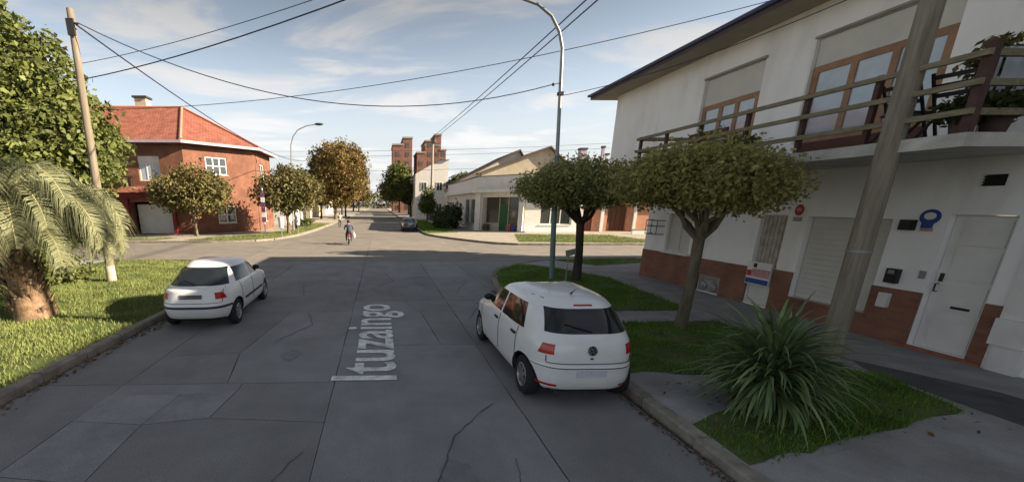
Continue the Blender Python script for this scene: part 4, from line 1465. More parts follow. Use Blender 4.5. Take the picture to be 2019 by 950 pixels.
for i in range(96):
    a = (i * ga + random.uniform(-.2, .2)) % (2 * PI)
    low = i >= 36
    if low and abs(a - 1.5 * PI) < R(62):
        continue
    me = variants[7 + i % 5] if low else variants[i % 7]
    o = link('frond', me, palm)
    o.location = (-0.14 + random.uniform(-.05, .05), random.uniform(-.05, .05), 2.02 - 0.005 * i)
    o.rotation_euler = (random.uniform(-0.12, 0.12), random.uniform(-0.10, 0.10), a)
    s = random.uniform(0.86, 1.06) * (0.86 if math.cos(a) > 0.25 else 1.0)
    o.scale = (s, s, s)


# ------------------------------------------------------------------ strap-leaved plant on the right verge
def strap_mesh(seed, L, rise, curl, w):
    rr_ = random.Random(seed)
    mb = MB()
    a = rise
    p = Vector((0.05, 0, 0))
    N = 9
    rows = []
    for i in range(N + 1):
        t = i / N
        ww = w * (0.75 + 0.6 * math.sin(PI * min(1, t * 1.1)) if t < 0.5 else 0.75 + 0.6 * math.sin(PI * min(1, t * 1.1))) * (1 - t ** 5)
        n = Vector((-math.sin(a), 0, math.cos(a)))
        rows.append([p + Vector((0, -ww, 0)) + n * ww * 0.4, p, p + Vector((0, ww, 0)) + n * ww * 0.4])
        p = p + Vector((math.cos(a), 0, math.sin(a))) * (L / N)
        p.y += rr_.uniform(-.004, .004)
        a -= curl / N * (0.3 + 1.4 * t)
    for i in range(N):
        mb.add(rows[i] + rows[i + 1], [(0, 1, 4, 3), (1, 2, 5, 4)])
    return mb.mesh('leaf', M['flax'], 60)


sp = thing('strap_leaf_plant', 'large spiky clump of dark green strap leaves on the verge by the kerb', 'plant', (5.12, 4.78, 0.12))
mb = MB()
mb.tube([(0, 0, -0.1), (0.02, 0, 0.25), (0.0, 0.02, 0.62)], [0.13, 0.12, 0.09], 10)
mb.build('stem', M['bark_dark'], sp)
sv = []
for i in range(12):
    sv.append(strap_mesh(200 + i, 0.86 + 0.08 * (i % 5), R(80 - 12 * (i % 6)), R(70 + 20 * (i % 4)), 0.0145 + 0.002 * (i % 3)))
for i in range(295):
    k = i / 295
    o = link('leaf', sv[i % 12], sp)
    o.location = (random.uniform(-.05, .05), random.uniform(-.05, .05), 0.62 - 0.30 * k)
    o.rotation_euler = (random.uniform(-.15, .15), R(-24 + 66 * k + random.uniform(-12, 12)), i * ga)
    s = random.uniform(0.8, 1.08)
    o.scale = (s, s, s)


ex = MB()
for i in range(240):
    k = i / 240
    src = sv[(i * 5) % 12]
    T = Matrix.Translation((random.uniform(-.06, .06), random.uniform(-.06, .06), 0.60 - 0.34 * k)) @ \
        (Matrix.Rotation(i * ga + 0.4, 4, 'Z') @ Matrix.Rotation(R(-18 + 62 * k + random.uniform(-14, 14)), 4, 'Y') @ Matrix.Rotation(random.uniform(-.2, .2), 4, 'X')) @ Matrix.Scale(random.uniform(0.62, 0.98), 4)
    ex.add([T @ v.co for v in src.vertices], [tuple(p.vertices) for p in src.polygons])
stuff(ex.build('inner_leaves', M['flax'], sp, 60))


# ------------------------------------------------------------------ cars
def interp(tbl, z):
    for i in range(len(tbl) - 1):
        if z <= tbl[i + 1][0]:
            a, b = tbl[i], tbl[i + 1]
            t = (z - a[0]) / (b[0] - a[0])
            # Catmull-Rom through neighbours, limited
            p0 = tbl[i - 1] if i > 0 else a
            p3 = tbl[i + 2] if i + 2 < len(tbl) else b
            out = []
            for k in range(1, len(a)):
                h = b[0] - a[0]
                m0 = (b[k] - p0[k]) / max(1e-6, b[0] - p0[0]) * h
                m1 = (p3[k] - a[k]) / max(1e-6, p3[0] - a[0]) * h
                d_ = b[k] - a[k]
                if m0 * d_ <= 0: m0 = 0
                if m1 * d_ <= 0: m1 = 0
                lim = 3 * abs(d_)
                m0 = max(-lim, min(lim, m0)); m1 = max(-lim, min(lim, m1))
                t2, t3 = t * t, t * t * t
                out.append((2 * t3 - 3 * t2 + 1) * a[k] + (t3 - 2 * t2 + t) * m0 + (-2 * t3 + 3 * t2) * b[k] + (t3 - t2) * m1)
            return out
    return list(tbl[-1][1:])


class CarShape:
    """body as a stack of plan outlines: z, half width, rear, front, roundness"""

    def __init__(s, tbl):
        s.t = tbl

    def pt(s, ang, z):
        w, yr, yf, n = interp(s.t, z)
        c, q = math.cos(ang), math.sin(ang)
        x = w * math.copysign(abs(c) ** (2 / n), c)
        y = (yf if q > 0 else -yr) * math.copysign(abs(q) ** (2 / n), q)
        return Vector((x, y, z))

    def rear(s, x, z):
        w, yr, yf, n = interp(s.t, z)
        return Vector((x, yr * max(0.0, 1 - abs(x / w) ** n) ** (1 / n), z))

    def front(s, x, z):
        w, yr, yf, n = interp(s.t, z)
        return Vector((x, yf * max(0.0, 1 - abs(x / w) ** n) ** (1 / n), z))

    def side(s, y, z, sg):
        w, yr, yf, n = interp(s.t, z)
        L_ = yf if y > 0 else -yr
        return Vector((sg * w * max(0.0, 1 - abs(y / L_) ** n) ** (1 / n), y, z))

    def body(s, name, mt, parent, wheels, wr, pocket=0.40):
        mb = MB()
        z0, z1 = s.t[0][0], s.t[-1][0]
        zs = []
        for i in range(len(s.t) - 1):
            for k in range(3):
                zs.append(s.t[i][0] + (s.t[i + 1][0] - s.t[i][0]) * k / 3)
        zs.append(z1)
        N = 128
        angs = [2 * PI * (k + 0.5) / N for k in range(N)]
        rings = [[s.pt(a, z) for a in angs] for z in zs]
        top = rings[-1]
        c = sum(top, Vector()) / N
        for q, dz in ((0.66, 0.008), (0.33, 0.013)):
            rings.append([c + (p - c) * q + Vector((0, 0, dz)) for p in top])
        for r in rings:
            mb.v.extend([tuple(p) for p in r])
        for i in range(len(rings) - 1):
            for k in range(N):
                k2 = (k + 1) % N
                mb.f.append((i * N + k, i * N + k2, (i + 1) * N + k2, (i + 1) * N + k)); mb.m.append(0)
        mb.f.append(tuple(reversed(range(N)))); mb.m.append(0)
        e = (len(rings) - 1) * N
        mb.f.append(tuple(e + k for k in range(N))); mb.m.append(0)
        me = mb.mesh(name, [mt, M['trim']])
        o = link('tmp_body', me)
        cut = MB()
        for (y, zc_) in wheels:
            for sg in (-1, 1):
                prof = [(0.001, 0.52), (wr + 0.055, 0.52), (wr + 0.055, 1.2), (0.001, 1.2)]
                oc = len(cut.v)
                cut.lathe(prof, 32, (0, y, zc_), 'x')
                if sg < 0:
                    for q in range(oc, len(cut.v)):
                        v = cut.v[q]
                        cut.v[q] = (-v[0], v[1], v[2])
        cm = cut.mesh('cut', M['trim'])
        bm = bmesh.new(); bm.from_mesh(cm)
        bmesh.ops.remove_doubles(bm, verts=bm.verts, dist=0.003)
        bmesh.ops.recalc_face_normals(bm, faces=bm.faces)
        bm.to_mesh(cm); bm.free()
        co_ = link('tmp_cut', cm)
        md = o.modifiers.new('b', 'BOOLEAN')
        md.operation = 'DIFFERENCE'
        md.solver = 'EXACT'
        md.object = co_
        try:
            md.material_mode = 'TRANSFER'
        except Exception:
            pass
        dgx = bpy.context.evaluated_depsgraph_get()
        me2 = bpy.data.meshes.new_from_object(o.evaluated_get(dgx))
        bpy.data.objects.remove(o); bpy.data.objects.remove(co_)
        smooth_mesh(me2, 32)
        me2.name = name
        return link(name, me2, parent)

    def patch(s, fn, u0, u1, v0, v1, d=0.004, nu=12, nv=6, slant=None):
        """panel lying on the body; fn(u, v) -> point; bounds in u may slant with v: (u0 top, u1 top)"""
        g = [[None] * (nu + 1) for _ in range(nv + 1)]
        for j in range(nv + 1):
            t = j / nv
            v = v0 + (v1 - v0) * t
            a = u0 if slant is None else u0 + (slant[0] - u0) * t
            b = u1 if slant is None else u1 + (slant[1] - u1) * t
            for i in range(nu + 1):
                g[j][i] = fn(a + (b - a) * i / nu, v)
        mid = Vector((0, 0, 0.7))
        mb = MB()
        V = []
        for lay in (d, -0.02):
            for j in range(nv + 1):
                for i in range(nu + 1):
                    du = g[j][min(nu, i + 1)] - g[j][max(0, i - 1)]
                    dv = g[min(nv, j + 1)][i] - g[max(0, j - 1)][i]
                    n = du.cross(dv).normalized()
                    p = g[j][i]
                    if n.dot(p - mid) < 0:
                        n = -n
                    V.append(p + n * lay)
        K = (nu + 1) * (nv + 1)
        fs = []
        for j in range(nv):
            for i in range(nu):
                a = j * (nu + 1) + i
                fs.append((a, a + 1, a + nu + 2, a + nu + 1))
        ring = [i for i in range(nu + 1)] + [j * (nu + 1) + nu for j in range(1, nv + 1)] + [nv * (nu + 1) + i for i in range(nu - 1, -1, -1)] + [j * (nu + 1) for j in range(nv - 1, 0, -1)]
        for q in range(len(ring)):
            a, b = ring[q], ring[(q + 1) % len(ring)]
            fs.append((a, K + a, K + b, b))
        mb.add(V, fs)
        return mb


def wheel(parent, x, y, z, r, sg, spokes=7):
    w = 0.185
    o_ = sg
    mb = MB()
    prof = [(r * 0.60, -w / 2), (r * 0.93, -w / 2), (r, -w / 2 + 0.03), (r, w / 2 - 0.03), (r * 0.93, w / 2), (r * 0.62, w / 2), (r * 0.60, w / 2 - 0.03)]
    mb.lathe(prof, 28, (0, 0, 0), 'x')
    t = mb.build('wheel', M['tyre'], parent, 40)
    t.location = (x, y, z)
    rb_ = MB()
    h = w / 2 * sg
    rb_.lathe([(r * 0.62, h), (r * 0.58, h + 0.006 * sg), (r * 0.53, h - 0.01 * sg), (r * 0.52, h - 0.05 * sg)], 28, axis='x')
    rb_.lathe([(0.001, h + 0.004 * sg), (r * 0.17, h), (r * 0.19, h - 0.03 * sg)], 16, axis='x')
    for k in range(spokes):
        a = 2 * PI * k / spokes
        d = Vector((0, math.cos(a), math.sin(a)))
        rb_.bar(d * r * 0.14 + Vector((h - 0.012 * sg, 0, 0)), d * r * 0.56 + Vector((h - 0.010 * sg, 0, 0)), 0.055, 0.02, (1, 0, 0))
    rm = rb_.build('rim', M['rim'], t, 40)
    bk = MB()
    bk.lathe([(0.001, h - 0.055 * sg), (r * 0.6, h - 0.055 * sg)], 20, axis='x')
    bk.build('brake_disc', M['iron'], t)
    return t


def make_car(name, label, tbl, loc, rz, paint, wheels_y, wr, opts, group=None):
    car = thing(name, label, 'car', loc, rz, group)
    S = CarShape(tbl)
    body = S.body('body', paint, car, [(wheels_y[0], wr), (wheels_y[1], wr)], wr)
    for y in wheels_y:
        for sg in (-1, 1):
            xw = abs(S.side(y, 0.5, 1).x) - 0.105
            wheel(car, sg * xw, y, wr, wr, sg)
    zg0, zg1 = opts['glass_z']
    rg_ = opts['rear_glass']            # half widths bottom, top
    rgl = S.patch(S.rear, -rg_[0], rg_[0], rg_[2], rg_[3], 0.004, 18, 8, (-rg_[1], rg_[1])).build('rear_window', M['car_glass'], car, 50)
    wp = MB()
    a, b = S.rear(0.02, rg_[2] + 0.03), S.rear(opts.get('wiper', -0.30), rg_[2] + 0.12)
    wp.tube([a + Vector((0, -0.02, 0)), a.lerp(b, 0.5) + Vector((0, -0.035, 0)), b + Vector((0, -0.02, 0))], 0.009, 5)
    wp.build('wiper', M['black'], rgl)
    wg = opts['screen']
    S.patch(S.front, -wg[0], wg[0], wg[2], wg[3], 0.004, 18, 8, (-wg[1], wg[1])).build('windscreen', M['car_glass'], car, 50)
    for sg in (-1, 1):
        for (yb0, yb1, yt0, yt1) in opts['side_glass']:
            S.patch(lambda u, v: S.side(u, v, sg), yb0, yb1, zg0, zg1, 0.004, 12, 6, (yt0, yt1)).build('side_window', M['car_glass'], car, 50)
        for ys in opts['seams']:
            S.patch(lambda u, v: S.side(u, v, sg), ys - 0.006, ys + 0.006, 0.34, zg0 - 0.02, 0.005, 1, 16).build('door_seam', M['seam'], body)
        for yh in opts['handles']:
            hd_ = MB()
            p = S.side(yh, zg0 - 0.13, sg)
            hd_.box(p.x - 0.02, p.x + 0.02, yh - 0.085, yh + 0.085, zg0 - 0.15, zg0 - 0.115)
            hd_.build('door_handle', M[opts.get('handle_m', 'trim')], car)
        mr_ = MB()
        pm = S.side(opts['mirror'], zg0 + 0.06, sg)
        mr_.ball((pm.x + sg * 0.10, pm.y, pm.z), (0.10, 0.055, 0.065), 12, 8)
        mr_.bar((pm.x - sg * 0.02, pm.y, pm.z - 0.04), (pm.x + sg * 0.06, pm.y, pm.z - 0.03), 0.05, 0.04)
        mr_.build('mirror', M['trim'], car, 50)
        # lamps wrapped round the rear corner
        t0, t1 = opts['tail'][0], opts['tail'][1]

        def corner(u, v, sg=sg):
            q = S.pt(-u, v)
            return Vector((q.x * sg, q.y, q.z))
        S.patch(corner, R(t0), R(t1), opts['tail'][2], opts['tail'][3], 0.006, 12, 6, (R(t0 + opts['tail'][4]), R(t1))).build('tail_light', M['red_lens'], car, 50)

        def fcorner(u, v, sg=sg):
            q = S.pt(u, v)
            return Vector((q.x * sg, q.y, q.z))
        S.patch(fcorner, R(42), R(74), 0.62, 0.76, 0.006, 12, 4).build('headlight', M['curtain_glass'], car, 50)
    # hatch outline
    for (xa, za, xb, zb) in opts['hatch']:
        if abs(xa - xb) < 1e-6:
            S.patch(S.rear, xa - 0.005, xa + 0.005, min(za, zb), max(za, zb), 0.005, 1, 8).build('hatch_seam', M['seam'], body)
        else:
            S.patch(S.rear, xa, xb, za - 0.005, za + 0.005, 0.005, 28, 1).build('hatch_seam', M['seam'], body)
    p = opts['plate']
    S.patch(S.rear, -p[0], p[0], p[1], p[2], 0.010, 6, 2).build('number_plate', M[p[3]], car)
    return car, S, body


GOL = [(0.20, 0.71, -1.64, 1.78, 4.3), (0.27, 0.77, -1.73, 1.88, 4.3), (0.40, 0.795, -1.785, 1.93, 4.3), (0.55, 0.805, -1.795, 1.94, 4.3), (0.585, 0.807, -1.80, 1.94, 4.3), (0.612, 0.807, -1.765, 1.92, 4.3),
       (0.70, 0.81, -1.76, 1.88, 4.3), (0.80, 0.805, -1.75, 1.78, 4.3), (0.88, 0.792, -1.735, 1.45, 4.3), (0.96, 0.772, -1.71, 1.02, 4.1), (1.06, 0.738, -1.645, 0.86, 4.0),
       (1.16, 0.70, -1.57, 0.70, 3.9), (1.26, 0.66, -1.48, 0.54, 3.8), (1.35, 0.615, -1.38, 0.38, 3.7), (1.41, 0.56, -1.27, 0.24, 3.5), (1.45, 0.47, -1.10, 0.05, 3.6), (1.472, 0.33, -0.80, -0.12, 3.2)]
car1, S1, body1 = make_car('parked_car', 'white hatchback parked at the right kerb, seen from behind in the foreground', GOL, (2.84, 6.80, 0.0), R(0.6), M['car_white'], (-1.235, 1.235), 0.295, dict(
    glass_z=(0.985, 1.315), rear_glass=(0.575, 0.50, 1.045, 1.335), screen=(0.66, 0.52, 0.99, 1.34),
    side_glass=[(-0.12, 0.74, -0.10, 0.34), (-1.12, -0.20, -0.90, -0.17)], seams=[-0.16, 0.98, -0.98], handles=[0.0, -0.86], mirror=0.72,
    tail=(49, 69, 0.77, 0.91, 5), hatch=[(-0.58, 0.655, 0.58, 0.655), (-0.585, 0.665, -0.585, 0.75), (0.585, 0.665, 0.585, 0.75)],
    plate=(0.21, 0.475, 0.575, 'plate'), wiper=-0.34))
S1.patch(S1.rear, -0.13, 0.13, 1.365, 1.382, 0.006, 8, 2).build('brake_light', M['red_lens'], car1)
for sg in (-1, 1):
    S1.patch(S1.rear, sg * 0.44, sg * 0.69, 0.315, 0.350, 0.005, 6, 2).build('reflector', M['red_lens'], car1)
S1.patch(S1.rear, -0.70, 0.70, 0.205, 0.265, 0.004, 14, 2).build('lower_trim', M['trim'], car1)
S1.patch(S1.rear, -0.72, 0.72, 0.588, 0.596, 0.005, 28, 1).build('bumper_seam', M['seam'], body1)
# round badge: ring with a V above a W
bd = MB()
n = 24
for i in range(n):
    a, b_ = 2 * PI * i / n, 2 * PI * (i + 1) / n
    bd.bar(S1.rear(0.058 * math.sin(a), 0.84 + 0.058 * math.cos(a)) + Vector((0, -0.012, 0)), S1.rear(0.058 * math.sin(b_), 0.84 + 0.058 * math.cos(b_)) + Vector((0, -0.012, 0)), 0.012, 0.012, (0, 1, 0))


def stroke(q):
    for (xa, za), (xb, zb) in zip(q[:-1], q[1:]):
        bd.bar(S1.rear(xa, za) + Vector((0, -0.012, 0)), S1.rear(xb, zb) + Vector((0, -0.012, 0)), 0.010, 0.010, (0, 1, 0))


stroke([(-0.028, 0.888), (0, 0.846), (0.028, 0.888)])
stroke([(-0.048, 0.865), (-0.022, 0.797), (0, 0.836), (0.022, 0.797), (0.048, 0.865)])
bdo = bd.build('badge', M['chrome'], car1)
bk_ = S1.patch(lambda u, v: S1.rear(v * 0.055 * math.cos(u), 0.84 + v * 0.055 * math.sin(u)), 0.01, 2 * PI - 0.01, 0.05, 1.0, 0.003, 20, 2)
bk_.build('badge_back', M['iron'], bdo)
lk = MB(); p = S1.rear(0, 0.74); lk.box(-0.02, 0.02, p.y - 0.01, p.y + 0.01, 0.72, 0.74); lk.build('hatch_lock', M['iron'], car1)
an = MB(); an.tube([(0, -0.95, 1.45), (0, -1.02, 1.50), (0, -1.10, 1.55)], [0.02, 0.008, 0.005], 6); an.build('antenna', M['black'], car1)
for sg in (-1, 1):
    rg2 = MB()
    rg2.tube([S1.side(y, 1.405, sg) + Vector((-sg * 0.03, 0, 0.012)) for y in (0.1, -0.2, -0.5, -0.8, -1.05)], 0.008, 5)
    rg2.build('roof_groove', M['trim'], body1)
tp = MB(); tp.tube([(-0.42, -1.64, 0.23), (-0.42, -1.77, 0.225)], 0.028, 8); tp.build('exhaust_pipe', M['iron'], car1)

MEG = [(0.22, 0.74, -1.82, 1.90, 4.4), (0.30, 0.80, -1.93, 1.98, 4.2), (0.42, 0.835, -2.01, 2.03, 4.0), (0.53, 0.845, -2.04, 2.05, 4.0), (0.60, 0.848, -2.02, 2.03, 4.0), (0.70, 0.85, -1.98, 1.98, 4.0),
       (0.82, 0.84, -1.95, 1.85, 3.9), (0.89, 0.825, -1.935, 1.50, 3.8), (0.925, 0.815, -1.90, 1.30, 3.8), (0.955, 0.80, -1.73, 1.12, 3.6), (1.05, 0.755, -1.585, 0.95, 3.4), (1.15, 0.71, -1.41, 0.78, 3.3), (1.25, 0.66, -1.22, 0.60, 3.2),
       (1.33, 0.60, -1.05, 0.40, 3.1), (1.39, 0.53, -0.90, 0.22, 3.0), (1.42, 0.43, -0.76, 0.02, 3.0), (1.44, 0.29, -0.56, -0.12, 2.8)]
meg_opts = dict(glass_z=(0.985, 1.29), rear_glass=(0.66, 0.50, 0.975, 1.31), screen=(0.66, 0.52, 1.0, 1.34), side_glass=[(-0.08, 0.80, -0.06, 0.42), (-1.10, -0.16, -0.86, -0.13)],
                seams=[-0.12, 1.02, -1.0], handles=[0.02, -0.88], handle_m='car_silver', mirror=0.80, tail=(48, 69, 0.725, 0.865, 6),
                hatch=[(-0.62, 0.645, 0.62, 0.645), (-0.63, 0.655, -0.63, 0.95), (0.63, 0.655, 0.63, 0.95)], plate=(0.24, 0.74, 0.83, 'plate_dark'), wiper=-0.3)
car2, S2, body2 = make_car('parked_car', 'white hatchback with a dark bumper strip parked at the left kerb', MEG, (-4.22, 10.68, 0.0), R(1.8), M['car_silver'], (-1.28, 1.28), 0.30, meg_opts)
S2.patch(S2.rear, -0.76, 0.76, 0.525, 0.575, 0.012, 20, 2).build('bumper_strip', M['strip'], car2)
for sg in (-1, 1):
    S2.patch(lambda u, v: S2.side(u, v, sg), -0.82, 0.82, 0.50, 0.56, 0.010, 16, 2).build('side_strip', M['strip'], car2)
S2.patch(S2.rear, -0.70, 0.70, 0.225, 0.29, 0.004, 14, 2).build('lower_trim', M['trim'], car2)
car3, S3, _b = make_car('parked_car', 'dark blue car parked at the right kerb beyond the crossing', MEG, (3.12, 44.2, 0.0), R(0), M['car_blue'], (-1.28, 1.28), 0.30, dict(meg_opts, handle_m='trim'))


# ------------------------------------------------------------------ people and motorbike
def figure(name, joints, edges, paint_fn, mats, parent=None, loc=(0, 0, 0), rz=0.0):
    """one continuous body grown from a skeleton"""
    me = bpy.data.meshes.new(name + '_skeleton')
    names = list(joints)
    me.from_pydata([joints[k][0] for k in names], [(names.index(a), names.index(b)) for a, b in edges], [])
    o = bpy.data.objects.new('tmp_figure', me)
    COL.objects.link(o)
    md = o.modifiers.new('skin', 'SKIN')
    md.use_smooth_shade = True
    me.skin_vertices.new()if not me.skin_vertices else None
    lay = me.skin_vertices[0].data
    for i, k in enumerate(names):
        r = joints[k][1]
        lay[i].radius = r if hasattr(r, '__len__') else (r, r)
        lay[i].use_root = (i == 0)
    sb = o.modifiers.new('sub', 'SUBSURF')
    sb.levels = 1; sb.render_levels = 1
    dgx = bpy.context.evaluated_depsgraph_get()
    m2 = bpy.data.meshes.new_from_object(o.evaluated_get(dgx))
    bpy.data.objects.remove(o)
    m2.materials.clear()
    for m in mats:
        m2.materials.append(m)
    for p in m2.polygons:
        p.material_index = paint_fn(p.center)
        p.use_smooth = True
    return m2


def hand(j, e, wrist, d, side, r=0.011):
    """palm and five fingers rooted at a wrist joint"""
    w = Vector(joints_pos(j, wrist)); d = Vector(d).normalized(); s = Vector(side).normalized()
    pn = wrist + '_palm'
    j[pn] = (tuple(w + d * 0.07), 0.03); e.append((wrist, pn))
    for i, (off, L_) in enumerate(((-0.03, 0.07), (-0.01, 0.08), (0.01, 0.075), (0.03, 0.06))):
        a, b = '%s_f%d' % (wrist, i), '%s_t%d' % (wrist, i)
        j[a] = (tuple(w + d * 0.11 + s * off), r); j[b] = (tuple(w + d * (0.11 + L_ * 0.6) + s * off * 1.1 + Vector((0, 0, -L_ * 0.5))), r * 0.8)
        e.append((pn, a)); e.append((a, b))
    j[wrist + '_th'] = (tuple(w + d * 0.06 + s * -0.055), r * 1.1); e.append((pn, wrist + '_th'))


def joints_pos(j, k):
    return j[k][0]


moto = thing('motorbike', 'small motorbike riding away across the junction', 'motorbike', (-2.24, 29.4, 0.0), R(3))
for y in (-0.60, 0.62):
    mb = MB(); mb.lathe([(0.20, -0.035), (0.27, -0.045), (0.295, -0.02), (0.295, 0.02), (0.27, 0.045), (0.20, 0.035)], 24, axis='x')
    w_ = mb.build('wheel', M['tyre'], moto, 40); w_.location = (0, y, 0.295)
    mb = MB(); mb.lathe([(0.19, -0.02), (0.21, 0.0), (0.19, 0.02)], 24, axis='x')
    for k in range(6):
        a = k * PI / 3
        mb.bar((0, 0.02 * math.cos(a), 0.02 * math.sin(a)), (0, 0.20 * math.cos(a), 0.20 * math.sin(a)), 0.012, 0.012, (1, 0, 0))
    mb.build('rim', M['rim'], w_)
mb = MB(); mb.tube([(0, 0.62, 0.295), (0, 0.45, 0.75), (0, 0.40, 0.98)], 0.028, 7); mb.build('fork', M['steel'], moto)
mb = MB(); mb.tube([(0, 0.40, 0.75), (0, 0.05, 0.55), (0, -0.25, 0.5), (0, -0.6, 0.30)], [0.05, 0.11, 0.12, 0.03], 8); mb.build('frame', M['black'], moto)
mb = MB(); mb.ball((0, 0.12, 0.72), (0.14, 0.26, 0.11)); mb.build('fuel_tank', M['moto_red'], moto, 50)
mb = MB(); mb.ball((0, -0.32, 0.74), (0.12, 0.36, 0.06)); mb.build('seat', M['black'], moto, 50)
mb = MB(); mb.ball((0, -0.62, 0.62), (0.10, 0.18, 0.14)); mb.build('rear_cowl', M['moto_red'], moto, 50)
mb = MB(); mb.box(-0.06, 0.06, -0.82, -0.78, 0.58, 0.66); mb.build('tail_light', M['red_lens'], moto)
mb = MB(); mb.box(-0.09, 0.09, -0.80, -0.785, 0.40, 0.54); mb.build('number_plate', M['plate'], moto)
mb = MB(); mb.tube([(-0.34, 0.30, 1.02), (-0.12, 0.42, 0.99), (0.12, 0.42, 0.99), (0.34, 0.30, 1.02)], 0.016, 6); mb.build('handlebar', M['black'], moto)
mb = MB(); mb.tube([(0.14, 0.1, 0.30), (0.15, -0.5, 0.33), (0.15, -0.75, 0.36)], [0.03, 0.045, 0.04], 7); mb.build('exhaust_pipe', M['chrome'], moto)

J = {'pelvis': ((0, -0.28, 0.84), (0.15, 0.12)), 'waist': ((0, -0.25, 1.00), (0.14, 0.11)), 'chest': ((0, -0.16, 1.24), (0.18, 0.12)), 'neck': ((0, -0.10, 1.41), 0.06), 'head': ((0, -0.06, 1.52), (0.085, 0.10)), 'crown': ((0, -0.06, 1.62), 0.07)}
E_ = [('pelvis', 'waist'), ('waist', 'chest'), ('chest', 'neck'), ('neck', 'head'), ('head', 'crown')]
for nm, s in (('l', -1), ('r', 1)):
    J.update({nm + 'sh': ((s * 0.21, -0.14, 1.32), 0.065), nm + 'el': ((s * 0.30, 0.06, 1.12), 0.05), nm + 'wr': ((s * 0.30, 0.27, 1.05), 0.035),
              nm + 'hip': ((s * 0.12, -0.20, 0.80), 0.10), nm + 'kn': ((s * 0.19, 0.16, 0.66), 0.075), nm + 'an': ((s * 0.17, -0.02, 0.26), 0.045), nm + 'toe': ((s * 0.17, 0.16, 0.22), 0.035)})
    E_ += [('chest', nm + 'sh'), (nm + 'sh', nm + 'el'), (nm + 'el', nm + 'wr'), ('pelvis', nm + 'hip'), (nm + 'hip', nm + 'kn'), (nm + 'kn', nm + 'an'), (nm + 'an', nm + 'toe')]
for nm, s in (('l', -1), ('r', 1)):
    hand(J, E_, nm + 'wr', (0, 1, -0.1), (s, 0, 0))


def rider_paint(c):
    if c.z > 1.38: return 0
    if c.y > 0.26 and c.z > 0.9: return 0
    if c.z > 0.88: return 1
    if c.z < 0.30: return 3
    return 2


rider = thing('person', 'motorbike rider in a dark jacket seen from behind on the junction', 'person', (-2.24, 29.4, 0.0), R(3))
link('body', figure('rider', J, E_, rider_paint, [M['skin'], M['jacket'], M['trousers'], M['black']]), rider)
mb = MB(); mb.ball((0, -0.06, 1.57), (0.125, 0.145, 0.13)); mb.build('helmet', M['helmet'], rider, 50)
bg = MB(); bg.ball((0, 0, 0.22), (0.10, 0.12, 0.20)); bg.tube([(0, -0.08, 0.38), (0, 0, 0.55), (0, 0.08, 0.38)], 0.012, 5)
bgo = bg.build('carrier_bag', M['bag'], None, 50)
bgo.location = (-1.86, 29.15, 0.38)
tag(bgo, 'white carrier bag hanging at the right side of the motorbike', 'bag')

J = {'pelvis': ((0, 0, 0.92), (0.15, 0.11)), 'waist': ((0, 0.0, 1.08), (0.14, 0.10)), 'chest': ((0, 0.01, 1.32), (0.18, 0.12)), 'neck': ((0, 0.02, 1.49), 0.055), 'head': ((0, 0.04, 1.60), (0.08, 0.095)), 'crown': ((0, 0.03, 1.69), 0.065)}
E_ = [('pelvis', 'waist'), ('waist', 'chest'), ('chest', 'neck'), ('neck', 'head'), ('head', 'crown')]
for nm, s in (('l', -1), ('r', 1)):
    J.update({nm + 'sh': ((s * 0.21, 0, 1.42), 0.06), nm + 'el': ((s * 0.26, -0.05 * s, 1.14), 0.045), nm + 'wr': ((s * 0.27, 0.08 * s, 0.90), 0.033),
              nm + 'hip': ((s * 0.10, 0, 0.86), 0.095), nm + 'kn': ((s * 0.11, 0.10 * s, 0.48), 0.065), nm + 'an': ((s * 0.11, -0.04 + 0.1 * s, 0.09), 0.045), nm + 'toe': ((s * 0.12, 0.12 + 0.1 * s, 0.04), 0.035)})
    E_ += [('chest', nm + 'sh'), (nm + 'sh', nm + 'el'), (nm + 'el', nm + 'wr'), ('pelvis', nm + 'hip'), (nm + 'hip', nm + 'kn'), (nm + 'kn', nm + 'an'), (nm + 'an', nm + 'toe')]
for nm, s in (('l', -1), ('r', 1)):
    hand(J, E_, nm + 'wr', (0, 0.15, -1), (0, s, 0))
ped = thing('person', 'person in a pale top walking along the far left kerb', 'person', (-4.9, 50.5, 0.0), R(10))
link('body', figure('walker', J, E_, lambda c: 0 if c.z > 1.47 or (c.z < 0.9 and abs(c.x) > 0.22) else (1 if c.z > 0.95 else (3 if c.z < 0.08 else 2)), [M['skin'], M['shirt'], M['trousers'], M['black']]), ped)
mb = MB(); mb.ball((0, 0.02, 1.66), (0.095, 0.105, 0.10)); mb.build('hair', M['helmet'], ped, 50)


# ------------------------------------------------------------------ poles, lamps and wires
pole = thing('utility_pole', 'thick brown wooden utility pole in front of the white building', 'pole', (8.0, 6.56, 0.12))
mb = MB(); mb.tube([(0, 0, -0.1), (0, 0, 3.0), (0, 0, 6.2), (0, 0, 10.4)], [0.155, 0.145, 0.128, 0.10], 20); mb.build('shaft', M['pole_wood'], pole, 50)
mb = MB(); mb.tube([(0, 0, 1.86), (0, 0, 1.90)], 0.158, 20); mb.build('band', M['steel'], pole, 50)
mb = MB(); mb.box(-0.8, 0.8, -0.19, -0.11, 9.7, 9.82); mb.build('crossarm', M['pole_wood'], pole)
lp = thing('utility_pole', 'pale weathered wooden pole beside the palm on the left lawn', 'pole', (-9.54, 14.4, 0.12))
mb = MB(); mb.tube([(0, 0, -0.1), (0.05, 0, 3.0), (0.12, 0, 6.0), (0.19, 0, 8.35)], [0.135, 0.125, 0.11, 0.095], 16); mb.build('shaft', M['pole_pale'], lp, 50)
mb = MB(); mb.box(0.10, 0.32, -0.16, -0.10, 7.60, 8.05); mb.tube([(0.2, -0.1, 7.95), (0.45, -0.15, 7.9)], 0.03, 6); mb.build('bracket', M['iron'], lp)
